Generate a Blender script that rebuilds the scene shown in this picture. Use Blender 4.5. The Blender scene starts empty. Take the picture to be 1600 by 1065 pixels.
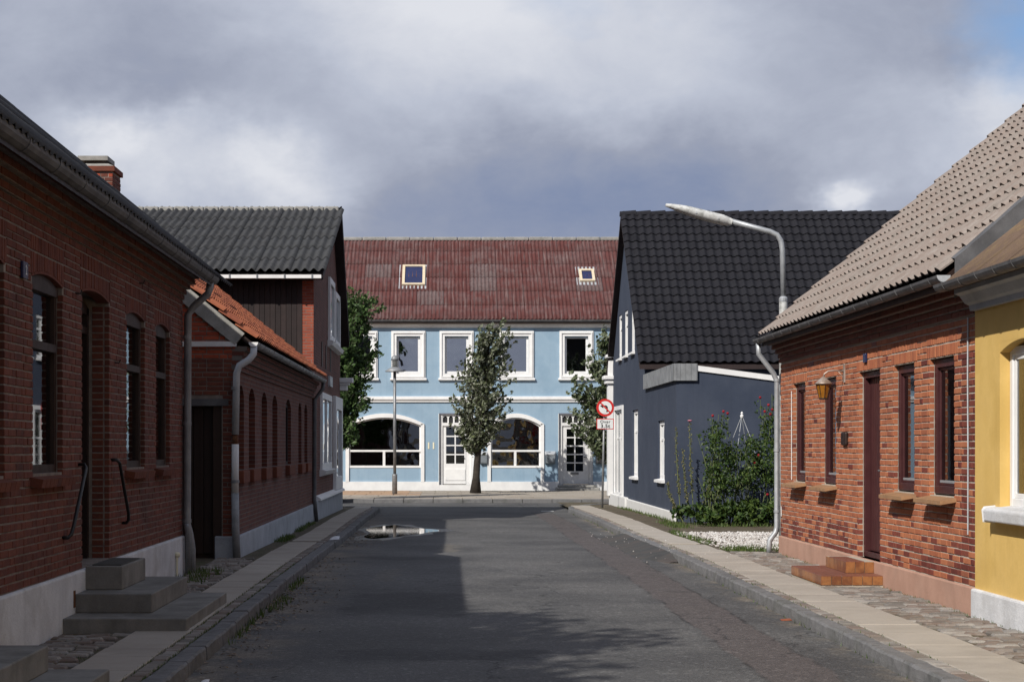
import bpy, math, random
import numpy as np
from mathutils import Vector, Matrix, Quaternion
random.seed(7); rng = np.random.default_rng(7)
R = math.radians
scene = bpy.context.scene
COL = scene.collection

# ------------------------------------------------------------------ camera
F_PX, EYE = 2700.0, 1.6
cam_d = bpy.data.cameras.new('camera'); cam = bpy.data.objects.new('camera', cam_d); COL.objects.link(cam)
cam.location = (0, 0, EYE); cam.rotation_euler = (R(90), 0, 0)
cam_d.sensor_width = 36.0; cam_d.lens = 36.0 * F_PX / 1600.0
cam_d.shift_x = 0.0625; cam_d.shift_y = 0.1034
cam_d.clip_start = 0.1; cam_d.clip_end = 2000
scene.camera = cam

# ------------------------------------------------------------------ sun, sky, exposure
SUN_DIR = Vector((0.495, 0.605, -0.62)).normalized()
SUN_EL = math.asin(-SUN_DIR.z)
sun_d = bpy.data.lights.new('sun', 'SUN'); sun = bpy.data.objects.new('sun', sun_d); COL.objects.link(sun)
sun_d.energy = 5.0; sun_d.angle = R(0.5); sun_d.color = (1.0, 0.95, 0.88)
sun.rotation_euler = SUN_DIR.to_track_quat('-Z', 'Y').to_euler(); sun.location = (-20, -20, 30)

def make_world():
    w = bpy.data.worlds.new('World'); scene.world = w; w.use_nodes = True
    nt = w.node_tree; N = nt.nodes; L = nt.links
    for n in list(N): N.remove(n)
    out = N.new('ShaderNodeOutputWorld'); bg = N.new('ShaderNodeBackground'); L.new(bg.outputs[0], out.inputs[0])
    sky = N.new('ShaderNodeTexSky'); sky.sky_type = 'NISHITA'; sky.sun_disc = False
    sky.sun_elevation = SUN_EL; sky.sun_rotation = math.atan2(-SUN_DIR.x, -SUN_DIR.y)
    skym = N.new('ShaderNodeVectorMath'); skym.operation = 'MULTIPLY'; skym.inputs[1].default_value = (.09, .105, .125)
    L.new(sky.outputs[0], skym.inputs[0])
    tc = N.new('ShaderNodeTexCoord')
    def noise(scale, detail, rough, zs, dist=0.0):
        mp = N.new('ShaderNodeMapping'); mp.inputs['Scale'].default_value = (1, 1, zs)
        L.new(tc.outputs['Generated'], mp.inputs[0])
        n = N.new('ShaderNodeTexNoise'); n.inputs['Scale'].default_value = scale; n.inputs['Detail'].default_value = detail
        n.inputs['Roughness'].default_value = rough; n.inputs['Distortion'].default_value = dist
        L.new(mp.outputs[0], n.inputs[0]); return n
    def math_(op, a, b):
        m = N.new('ShaderNodeMath'); m.operation = op
        for i, v in enumerate((a, b)):
            if isinstance(v, (int, float)): m.inputs[i].default_value = v
            else: L.new(v, m.inputs[i])
        return m.outputs[0]
    # direction, warped a little so that cloud masses have ragged edges
    wn = noise(11, 5, 0.6, 1.5)
    wv = N.new('ShaderNodeVectorMath'); wv.operation = 'MULTIPLY_ADD'
    L.new(wn.outputs['Color'], wv.inputs[0]); wv.inputs[1].default_value = (0.11, 0.11, 0.07); wv.inputs[2].default_value = (-0.055, -0.055, -0.035)
    dv = N.new('ShaderNodeVectorMath'); dv.operation = 'ADD'
    L.new(tc.outputs['Generated'], dv.inputs[0]); L.new(wv.outputs[0], dv.inputs[1])
    def blob(px, py, r, amp, ys=1.6):
        c = Vector(((px - 700) / F_PX, 1, (698 - py) / F_PX)).normalized()
        s = N.new('ShaderNodeVectorMath'); s.operation = 'SUBTRACT'; L.new(dv.outputs[0], s.inputs[0]); s.inputs[1].default_value = c
        q = N.new('ShaderNodeVectorMath'); q.operation = 'MULTIPLY'; L.new(s.outputs[0], q.inputs[0]); q.inputs[1].default_value = (1, 1, ys)
        d = N.new('ShaderNodeVectorMath'); d.operation = 'LENGTH'; L.new(q.outputs[0], d.inputs[0])
        mr = N.new('ShaderNodeMapRange'); mr.interpolation_type = 'SMOOTHSTEP'
        mr.inputs[1].default_value = 0.0; mr.inputs[2].default_value = r / F_PX; mr.inputs[3].default_value = amp; mr.inputs[4].default_value = 0.0
        L.new(d.outputs['Value'], mr.inputs[0]); return mr.outputs[0]
    n1 = noise(4.5, 10, 0.58, 1.8, 0.3); n2 = noise(15, 9, 0.62, 1.7, .4)
    v = math_('MULTIPLY_ADD', n1.outputs['Fac'], 0.55); v.node.inputs[2].default_value = 0.05
    t = math_('MULTIPLY_ADD', n2.outputs['Fac'], 0.36); t.node.inputs[2].default_value = -0.18
    v = math_('ADD', v, t)
    for b in [(720, -20, 560, .62), (1130, 130, 340, .26), (40, 40, 300, .16), (800, 320, 330, -.30), (1080, 300, 260, -.28), (170, 215, 190, .50), (350, 260, 240, .42),
              (480, 300, 190, .22), (1510, 200, 240, .38), (1340, 310, 90, .40), (130, 60, 330, -.05), (500, 130, 260, -.10), (1330, 50, 300, -.03), (190, 190, 90, .25), (400, 250, 110, .22), (1560, 150, 120, .30), (1330, 312, 70, .3)]:
        v = math_('ADD', v, blob(*b))
    cr = N.new('ShaderNodeValToRGB'); L.new(v, cr.inputs[0])
    cr.color_ramp.elements[0].position = 0.0; cr.color_ramp.elements[0].color = (.235, .29, .44, 1)
    cr.color_ramp.elements[1].position = 1.0; cr.color_ramp.elements[1].color = (.78, .80, .86, 1)
    for p, c in ((.30, (.35, .385, .49, 1)), (.62, (.535, .575, .68, 1))):
        e = cr.color_ramp.elements.new(p); e.color = c
    gap = math_('ADD', blob(1640, 25, 190, 1.0, 1.2), 0.0)
    gn = noise(3.1, 6, 0.55, 1.6)
    g2 = N.new('ShaderNodeMapRange'); g2.inputs[1].default_value = .60; g2.inputs[2].default_value = .72; L.new(gn.outputs['Fac'], g2.inputs[0])
    gap = math_('MAXIMUM', gap, math_('MULTIPLY', g2.outputs[0], 0.5)); gap.node.use_clamp = True
    mx = N.new('ShaderNodeMix'); mx.data_type = 'RGBA'
    L.new(gap, mx.inputs[0]); L.new(cr.outputs[0], mx.inputs[6]); L.new(skym.outputs[0], mx.inputs[7])
    L.new(mx.outputs[2], bg.inputs[0]); bg.inputs[1].default_value = 0.94
make_world()
vs = scene.view_settings
vs.view_transform = 'Standard'; vs.look = 'None'; vs.exposure = 0.0; vs.gamma = 1.0; vs.use_curve_mapping = False
scene.render.engine = 'CYCLES'
scene.cycles.use_denoising = True
scene.cycles.max_bounces = 6; scene.cycles.transparent_max_bounces = 12
scene.cycles.caustics_reflective = False; scene.cycles.caustics_refractive = False

# ------------------------------------------------------------------ materials
MATS = {}
def _nodes(name):
    m = bpy.data.materials.new(name); m.use_nodes = True; MATS[name] = m
    nt = m.node_tree; N = nt.nodes; L = nt.links
    b = N['Principled BSDF']; return m, N, L, b
def ramp(N, L, fac, cols, stops=None):
    cr = N.new('ShaderNodeValToRGB'); e = cr.color_ramp.elements
    n = len(cols); stops = stops or [i / max(1, n - 1) for i in range(n)]
    e[0].position = stops[0]; e[0].color = (*cols[0], 1)
    e[1].position = stops[-1]; e[1].color = (*cols[-1], 1)
    for p, c in list(zip(stops, cols))[1:-1]:
        k = e.new(p); k.color = (*c, 1)
    if fac is not None: L.new(fac, cr.inputs[0])
    return cr
def nz(N, L, vec, scale, detail=5, rough=.6):
    n = N.new('ShaderNodeTexNoise'); n.inputs['Scale'].default_value = scale; n.inputs['Detail'].default_value = detail
    n.inputs['Roughness'].default_value = rough
    if vec is not None: L.new(vec, n.inputs['Vector'])
    return n
def mth(N, L, op, a, b=None, c=None, clamp=False):
    m = N.new('ShaderNodeMath'); m.operation = op; m.use_clamp = clamp
    for i, v in enumerate((a, b, c)):
        if v is None: continue
        if isinstance(v, (int, float)): m.inputs[i].default_value = v
        else: L.new(v, m.inputs[i])
    return m.outputs[0]
def mixc(N, L, fac, a, b, mode='MIX'):
    m = N.new('ShaderNodeMix'); m.data_type = 'RGBA'; m.blend_type = mode
    for i, v in ((0, fac), (6, a), (7, b)):
        if isinstance(v, (int, float)): m.inputs[i].default_value = v
        elif isinstance(v, tuple): m.inputs[i].default_value = (*v, 1)
        else: L.new(v, m.inputs[i])
    return m.outputs[2]
def mrange(N, L, v, a, b, c=0.0, d=1.0, smooth=True):
    m = N.new('ShaderNodeMapRange'); m.interpolation_type = 'SMOOTHSTEP' if smooth else 'LINEAR'
    for i, x in enumerate((a, b, c, d)): m.inputs[i + 1].default_value = x
    L.new(v, m.inputs[0]); return m.outputs[0]

def mk(name, cols, rough=.85, rnd=0.0, n=3.0, dirt=(0.7, .25, None), speck=(70, .25), bump=(60, .25, .004), spec=.3, metal=0.0, coat=0.0, sub=None, streak=0.0, streakc=None, sx=(9, 9, .5)):
    """base colours on a ramp (by piece and by noise), blotchy dirt, fine speckle, relief: all in world metres"""
    m, N, L, b = _nodes(name)
    pos = N.new('ShaderNodeNewGeometry'); P = pos.outputs['Position']
    oi = N.new('ShaderNodeObjectInfo')
    rnum = mth(N, L, 'FRACT', mth(N, L, 'ADD', oi.outputs['Random'], pos.outputs['Random Per Island']))
    n1 = nz(N, L, P, n, 6)
    f1 = mrange(N, L, n1.outputs['Fac'], .3, .7)
    fac = mth(N, L, 'ADD', mth(N, L, 'MULTIPLY', rnum, rnd), mth(N, L, 'MULTIPLY', f1, 1 - rnd))
    col = ramp(N, L, fac, cols).outputs[0]
    if speck:
        s = nz(N, L, P, speck[0], 3, .7)
        sv = mth(N, L, 'MULTIPLY_ADD', s.outputs['Fac'], 2 * speck[1], 1 - speck[1])
        cm = N.new('ShaderNodeVectorMath'); cm.operation = 'SCALE'; L.new(col, cm.inputs[0]); L.new(sv, cm.inputs['Scale']); col = cm.outputs[0]
    if dirt:
        d = nz(N, L, P, dirt[0], 8, .65)
        df = mth(N, L, 'MULTIPLY', mrange(N, L, d.outputs['Fac'], .45, .72), dirt[1])
        dc = dirt[2] or tuple(c * .35 for c in cols[0])
        col = mixc(N, L, df, col, dc)
    if streak:
        mp = N.new('ShaderNodeMapping'); mp.inputs['Scale'].default_value = sx; L.new(P, mp.inputs[0])
        st = nz(N, L, mp.outputs[0], 1.0, 5, .6)
        sf = mth(N, L, 'MULTIPLY', mrange(N, L, st.outputs['Fac'], .48, .75), streak)
        col = mixc(N, L, sf, col, streakc or tuple(c * .4 for c in cols[0]))
    L.new(col, b.inputs['Base Color'])
    rr = nz(N, L, P, 9, 4)
    L.new(mth(N, L, 'MULTIPLY_ADD', rr.outputs['Fac'], .3, rough - .15, True), b.inputs['Roughness'])
    b.inputs['Specular IOR Level'].default_value = spec; b.inputs['Metallic'].default_value = metal
    if coat: b.inputs['Coat Weight'].default_value = coat
    if bump:
        bn = nz(N, L, P, bump[0], 6, .65)
        bp = N.new('ShaderNodeBump'); bp.inputs['Strength'].default_value = bump[1]; bp.inputs['Distance'].default_value = bump[2]
        L.new(bn.outputs['Fac'], bp.inputs['Height']); L.new(bp.outputs[0], b.inputs['Normal'])
    return m

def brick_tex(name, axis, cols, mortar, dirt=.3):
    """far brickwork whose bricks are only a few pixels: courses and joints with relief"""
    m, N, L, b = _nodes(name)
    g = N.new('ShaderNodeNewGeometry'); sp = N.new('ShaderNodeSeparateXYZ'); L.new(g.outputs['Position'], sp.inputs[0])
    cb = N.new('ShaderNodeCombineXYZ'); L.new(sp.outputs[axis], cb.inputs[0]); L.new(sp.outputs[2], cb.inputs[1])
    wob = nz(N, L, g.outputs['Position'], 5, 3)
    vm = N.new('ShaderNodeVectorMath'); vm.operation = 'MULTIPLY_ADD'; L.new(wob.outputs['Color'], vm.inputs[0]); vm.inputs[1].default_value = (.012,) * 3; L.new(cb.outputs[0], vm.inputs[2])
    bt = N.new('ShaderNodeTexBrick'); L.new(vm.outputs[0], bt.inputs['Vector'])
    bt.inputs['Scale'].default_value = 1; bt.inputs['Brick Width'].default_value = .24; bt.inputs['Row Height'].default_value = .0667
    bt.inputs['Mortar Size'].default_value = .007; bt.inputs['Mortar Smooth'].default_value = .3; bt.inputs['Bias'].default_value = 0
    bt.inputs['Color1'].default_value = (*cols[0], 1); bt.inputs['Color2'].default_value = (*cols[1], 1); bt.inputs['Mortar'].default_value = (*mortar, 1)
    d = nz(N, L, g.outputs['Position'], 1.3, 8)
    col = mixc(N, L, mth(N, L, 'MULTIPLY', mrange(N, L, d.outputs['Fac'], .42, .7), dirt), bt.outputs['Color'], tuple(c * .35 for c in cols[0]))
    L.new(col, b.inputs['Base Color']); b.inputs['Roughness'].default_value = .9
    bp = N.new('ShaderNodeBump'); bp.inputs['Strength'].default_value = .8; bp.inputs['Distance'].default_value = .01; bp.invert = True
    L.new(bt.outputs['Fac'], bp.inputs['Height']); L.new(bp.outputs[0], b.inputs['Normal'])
    return m

def glass(name, base, tint=(.75, .8, .8), wav=0.0):
    m, N, L, b = _nodes(name); N.remove(b)
    out = [n for n in N if n.type == 'OUTPUT_MATERIAL'][0]
    tr = N.new('ShaderNodeBsdfTransparent'); tr.inputs[0].default_value = (*tint, 1)
    gl = N.new('ShaderNodeBsdfGlossy'); gl.inputs['Roughness'].default_value = .015; gl.inputs['Color'].default_value = (.95, .97, 1, 1)
    fr = N.new('ShaderNodeFresnel'); fr.inputs['IOR'].default_value = 1.5
    f = mth(N, L, 'MULTIPLY_ADD', fr.outputs[0], 1.1, base, True)
    mx = N.new('ShaderNodeMixShader'); L.new(f, mx.inputs[0]); L.new(tr.outputs[0], mx.inputs[1]); L.new(gl.outputs[0], mx.inputs[2]); L.new(mx.outputs[0], out.inputs[0])
    if wav:
        g = N.new('ShaderNodeNewGeometry'); n = nz(N, L, g.outputs['Position'], 1.6, 1)
        bp = N.new('ShaderNodeBump'); bp.inputs['Strength'].default_value = wav; bp.inputs['Distance'].default_value = .05
        L.new(n.outputs['Fac'], bp.inputs['Height']); L.new(bp.outputs[0], gl.inputs['Normal']); L.new(bp.outputs[0], fr.inputs['Normal'])
    return m

def leafmat(name, cols, trans=.25):
    m, N, L, b = _nodes(name)
    g = N.new('ShaderNodeNewGeometry')
    col = ramp(N, L, g.outputs['Random Per Island'], cols).outputs[0]
    L.new(col, b.inputs['Base Color']); b.inputs['Roughness'].default_value = .5; b.inputs['Specular IOR Level'].default_value = .35
    out = [n for n in N if n.type == 'OUTPUT_MATERIAL'][0]
    t = N.new('ShaderNodeBsdfTranslucent'); L.new(col, t.inputs[0])
    mx = N.new('ShaderNodeMixShader'); mx.inputs[0].default_value = trans
    L.new(b.outputs[0], mx.inputs[1]); L.new(t.outputs[0], mx.inputs[2]); L.new(mx.outputs[0], out.inputs[0])
    return m

BR = [(.27, .088, .048), (.33, .108, .055), (.38, .130, .062), (.42, .155, .075), (.35, .118, .058)]
mk('brick_warm', BR, rnd=.65, n=5, dirt=(1.1, .30, (.15, .07, .05)), speck=(120, .3), bump=(140, .5, .003))
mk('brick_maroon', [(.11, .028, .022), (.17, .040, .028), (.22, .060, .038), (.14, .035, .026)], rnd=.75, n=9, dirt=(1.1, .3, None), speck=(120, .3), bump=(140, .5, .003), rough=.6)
mk('brick_sooty_shade', [(.085, .030, .024), (.14, .044, .030), (.18, .056, .034), (.115, .037, .027), (.21, .072, .042)], rnd=.7, n=8, dirt=(.9, .6, (.05, .025, .022)), speck=(120, .3), bump=(140, .5, .003))  # sooty brick; also stands for the shadowed lower part of the low gable
mk('brick_red', [(.30, .055, .030), (.40, .085, .040), (.25, .05, .03)], rnd=.7, n=9, dirt=(1.5, .4, None), bump=(140, .5, .003))
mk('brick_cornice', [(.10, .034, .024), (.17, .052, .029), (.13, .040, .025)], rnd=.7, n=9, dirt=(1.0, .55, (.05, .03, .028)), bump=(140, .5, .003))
mk('mortar_pale', [(.40, .35, .29), (.52, .46, .39)], n=14, bump=(90, .6, .004))
mk('mortar_grey', [(.17, .14, .12), (.27, .23, .20)], n=10, bump=(90, .6, .004))
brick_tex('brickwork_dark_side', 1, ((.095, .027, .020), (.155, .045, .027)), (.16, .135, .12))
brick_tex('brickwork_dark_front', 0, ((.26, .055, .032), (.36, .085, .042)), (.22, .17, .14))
mk('plinth_white', [(.55, .56, .58), (.70, .71, .73)], n=2.5, dirt=(1.7, .45, (.30, .28, .25)), bump=(30, .5, .01), streak=.15)
mk('plinth_bluegrey', [(.33, .36, .40), (.42, .45, .49)], n=2.5, dirt=(2, .35, None), bump=(30, .4, .008))
mk('plinth_pink', [(.40, .235, .175), (.47, .285, .215)], n=3, dirt=(1.6, .35, (.28, .19, .15)), bump=(45, .45, .006), speck=(60, .12))
mk('white_paint', [(.72, .72, .72), (.80, .80, .79)], rough=.5, n=3, dirt=(2.5, .15, (.45, .44, .42)), speck=None, bump=(80, .1, .002))
mk('white_worn', [(.62, .62, .61), (.76, .76, .75)], rough=.6, n=4, dirt=(4, .4, (.36, .35, .33)), bump=(60, .3, .004))
mk('blue_render', [(.235, .345, .45), (.275, .385, .485), (.25, .36, .465)], n=.9, dirt=(.55, .28, (.18, .275, .36)), speck=(25, .06), bump=(25, .2, .006), streak=.22, streakc=(.17, .25, .33))
mk('yellow_render', [(.60, .395, .115), (.68, .46, .15), (.64, .425, .13)], n=1.4, dirt=(.8, .22, (.47, .32, .14)), speck=(40, .06), bump=(22, .25, .006), streak=.08)
mk('navy_render', [(.034, .045, .072), (.046, .058, .088)], n=1.1, dirt=(.6, .35, (.070, .082, .110)), speck=(30, .1), bump=(18, .3, .008), streak=.12)
mk('tile_grey', [(.17, .145, .125), (.25, .215, .19), (.22, .175, .15), (.29, .255, .23)], rnd=.55, n=7, dirt=(.9, .3, (.16, .13, .11)), speck=(90, .35), bump=(90, .5, .004))
mk('tile_black', [(.010, .010, .013), (.017, .017, .021), (.013, .013, .017)], rnd=.6, n=5, dirt=None, speck=(60, .2), rough=.78, bump=(60, .3, .003), spec=.16)
mk('tile_red', [(.27, .080, .040), (.35, .115, .055), (.22, .065, .036), (.30, .095, .045)], rnd=.6, n=6, dirt=(1.2, .45, (.16, .07, .04)), bump=(80, .4, .004))
mk('roof_brown', [(.125, .085, .062), (.175, .118, .085)], rnd=.4, n=5, dirt=(7, .35, (.30, .22, .08)), speck=(80, .3), bump=(60, .5, .006))
mk('sheet_maroon', [(.068, .024, .023), (.10, .032, .029), (.088, .034, .032), (.12, .062, .058)], rnd=.5, n=3.5, dirt=(1.6, .4, (.15, .115, .115)), speck=(40, .3), bump=None, streak=.8, streakc=(.17, .125, .12), sx=(13, .7, .7))
mk('sheet_weathered', [(.092, .052, .050), (.14, .105, .103), (.10, .056, .054)], rnd=.4, n=6, dirt=(5, .5, (.08, .04, .04)), speck=(40, .35), bump=None, streak=.95, streakc=(.085, .030, .029), sx=(13, .7, .7))
mk('sheet_grey', [(.026, .028, .031), (.050, .052, .056), (.036, .037, .040), (.070, .071, .076)], rnd=.5, n=5, dirt=(2, .5, (.03, .03, .03)), speck=(50, .35), bump=(60, .4, .004))
mk('ridge_concrete', [(.24, .235, .22), (.33, .32, .30)], n=6, dirt=(4, .5, (.15, .15, .12)))
mk('zinc', [(.22, .23, .24), (.32, .33, .34)], rough=.55, n=4, metal=.35, dirt=(3, .4, (.12, .12, .12)), bump=(40, .1, .002))
mk('zinc_dark', [(.10, .10, .105), (.16, .16, .165)], rough=.6, n=4, metal=.25, dirt=(3, .5, (.05, .05, .05)), bump=(40, .2, .003))
mk('zinc_light', [(.42, .44, .46), (.52, .54, .56)], rough=.5, n=4, metal=.25, dirt=(3, .3, (.25, .25, .25)), bump=None)
mk('galvanised', [(.33, .35, .37), (.45, .47, .49)], rough=.5, n=12, metal=.4, dirt=(6, .3, (.2, .2, .2)), bump=None)
mk('lamp_housing', [(.42, .43, .42), (.60, .61, .60)], rough=.6, n=9, dirt=(10, .7, (.14, .14, .12)), speck=(60, .3), bump=(50, .2, .003))
mk('steel_grey', [(.20, .205, .21), (.28, .285, .29)], rough=.5, n=6, metal=.5, dirt=None, bump=None)
mk('black_iron', [(.012, .012, .013), (.02, .02, .021)], rough=.45, n=6, dirt=None, bump=None, spec=.4)
mk('wood_black', [(.020, .014, .014), (.036, .024, .023)], rnd=.7, n=6, rough=.7, dirt=(2, .3, None), bump=(30, .4, .004), streak=.3)
mk('wood_dark', [(.020, .011, .009), (.032, .017, .013)], rnd=.5, n=5, rough=.55, dirt=(2, .3, None), bump=(40, .3, .003), streak=.3)
mk('wood_brown', [(.030, .017, .013), (.045, .025, .018)], rnd=.5, n=5, rough=.6, dirt=(2, .3, None), bump=(40, .3, .003), streak=.3)
mk('maroon_paint', [(.052, .017, .018), (.068, .023, .024)], rough=.42, n=4, dirt=(3, .2, None), speck=None, bump=(40, .1, .002))
mk('sill_tile', [(.26, .145, .075), (.36, .21, .11), (.30, .17, .09)], rnd=.6, n=8, rough=.5, dirt=(4, .3, (.2, .14, .1)))
mk('step_tile', [(.24, .085, .032), (.34, .145, .052), (.17, .06, .028), (.28, .105, .038)], rnd=.6, n=9, rough=.35, dirt=(5, .35, (.10, .05, .03)), spec=.5, bump=(40, .15, .002))
mk('step_tile_top', [(.16, .062, .045), (.22, .085, .055)], rnd=.6, n=9, rough=.4, dirt=(5, .35, (.08, .045, .035)), spec=.5, bump=(40, .15, .002))
mk('grout', [(.38, .33, .27), (.46, .41, .34)], n=10)
mk('concrete_step', [(.165, .158, .145), (.24, .232, .215)], n=3, dirt=(2.2, .6, (.09, .088, .078)), bump=(70, .45, .005), streak=.15)
mk('slab_concrete', [(.30, .27, .235), (.37, .335, .29), (.335, .30, .26)], rnd=.5, n=2, dirt=(1.2, .35, (.24, .21, .17)), speck=(110, .35), bump=(120, .5, .004))
mk('granite_kerb', [(.10, .10, .105), (.17, .168, .17), (.13, .128, .13)], rnd=.5, n=8, dirt=(3, .5, (.055, .06, .045)), speck=(130, .5), bump=(60, .7, .008))
mk('sett_stone', [(.11, .10, .092), (.21, .19, .17), (.165, .125, .105), (.30, .28, .255), (.15, .14, .135)], rnd=.85, n=9, dirt=(2, .5, (.10, .085, .06)), speck=(90, .35), bump=(60, .5, .006))
mk('joint_soil', [(.065, .052, .036), (.11, .085, .058), (.05, .06, .025)], n=5, dirt=(2, .5, (.04, .055, .018)), bump=(70, .8, .01))
mk('soil', [(.07, .055, .038), (.12, .095, .066)], n=3, dirt=(1.5, .45, (.06, .075, .025)), bump=(60, .8, .012))
mk('pebble', [(.36, .33, .30), (.58, .56, .53), (.26, .22, .20), (.66, .65, .63), (.42, .37, .33)], rnd=.95, n=5, dirt=None, bump=None)
mk('far_paving', [(.25, .215, .17), (.34, .30, .25), (.29, .255, .215)], rnd=.6, n=1.5, dirt=(.8, .3, None), bump=(30, .4, .006))
mk('far_paving_tan', [(.36, .235, .15), (.42, .28, .18)], rnd=.5, n=1.5, dirt=(.8, .3, None))
mk('bark', [(.030, .025, .020), (.055, .046, .037)], n=12, bump=(35, .9, .02))
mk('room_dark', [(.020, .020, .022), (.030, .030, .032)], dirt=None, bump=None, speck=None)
mk('room_pale', [(.33, .36, .34), (.40, .43, .40)], dirt=None, bump=None, speck=None)
mk('curtain', [(.66, .67, .67), (.76, .77, .77)], n=8, dirt=None, bump=None)
mk('blind_grey', [(.30, .30, .33), (.36, .36, .39)], n=2, dirt=None, bump=None, speck=None)
mk('pine_frame', [(.58, .48, .33), (.66, .57, .42)], n=6, rough=.5, dirt=None, bump=None)
mk('plate_blue', [(.015, .02, .07), (.02, .028, .09)], rough=.3, dirt=None, bump=None, speck=None, spec=.5)
mk('plate_cream', [(.70, .66, .48), (.76, .72, .54)], rough=.5, dirt=None, bump=None, speck=None)
mk('sign_white', [(.70, .72, .72), (.76, .78, .78)], rough=.4, n=5, dirt=(8, .15, None), bump=None, speck=None)
mk('sign_red', [(.52, .025, .022), (.60, .035, .03)], rough=.4, dirt=None, bump=None, speck=None)
mk('sign_black', [(.012, .012, .012), (.016, .016, .016)], rough=.45, dirt=None, bump=None, speck=None)
mk('mail_grey', [(.20, .235, .26), (.26, .29, .32)], rough=.45, n=5, metal=.3, dirt=None, bump=None)
mk('amber_glass', [(.22, .085, .008), (.32, .13, .015)], rough=.15, n=20, dirt=None, bump=(60, .4, .004), spec=.6)
mk('copper_dull', [(.30, .22, .17), (.42, .36, .32)], rough=.45, n=10, metal=.4, dirt=None, bump=None)
mk('rust', [(.10, .04, .02), (.16, .07, .03)], n=12)
mk('mat_dark', [(.060, .056, .050), (.085, .080, .072)], n=30, bump=(200, .8, .005))
mk('paper', [(.62, .63, .66), (.70, .71, .73)], dirt=None, bump=None)
mk('stem_green', [(.10, .13, .05), (.16, .18, .08)], n=8, dirt=None, bump=None)
mk('rose_red', [(.20, .008, .014), (.32, .018, .028)], rnd=.8, dirt=None, bump=None)
mk('flower_pink', [(.60, .20, .30), (.70, .30, .40)], rnd=.8, dirt=None, bump=None)
glass('pane_clear', .03); glass('pane_sky', .40, (.5, .5, .52), .12); glass('pane_shop', .06, (.35, .35, .36), .35)
leafmat('leaf_dark', [(.018, .036, .012), (.034, .062, .018), (.055, .090, .026), (.026, .048, .016)])
leafmat('leaf_silver', [(.055, .070, .032), (.10, .118, .058), (.075, .090, .045), (.27, .285, .215), (.055, .072, .034), (.14, .165, .075), (.33, .34, .28)], .2)
leafmat('leaf_green', [(.030, .060, .018), (.055, .105, .028), (.085, .145, .040), (.042, .080, .024), (.13, .18, .07)], .25)
leafmat('leaf_light', [(.05, .075, .03), (.10, .13, .06), (.22, .24, .16), (.07, .10, .04)], .2)
leafmat('leaf_rose', [(.020, .045, .012), (.045, .085, .020), (.095, .14, .028), (.030, .060, .018)])
leafmat('leaf_holly', [(.11, .13, .05), (.22, .20, .10), (.16, .15, .07)])
leafmat('grass', [(.045, .085, .018), (.085, .13, .03), (.12, .14, .045)])
leafmat('litter', [(.10, .055, .025), (.20, .13, .07), (.06, .035, .02), (.26, .20, .13)], .1)

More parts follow.
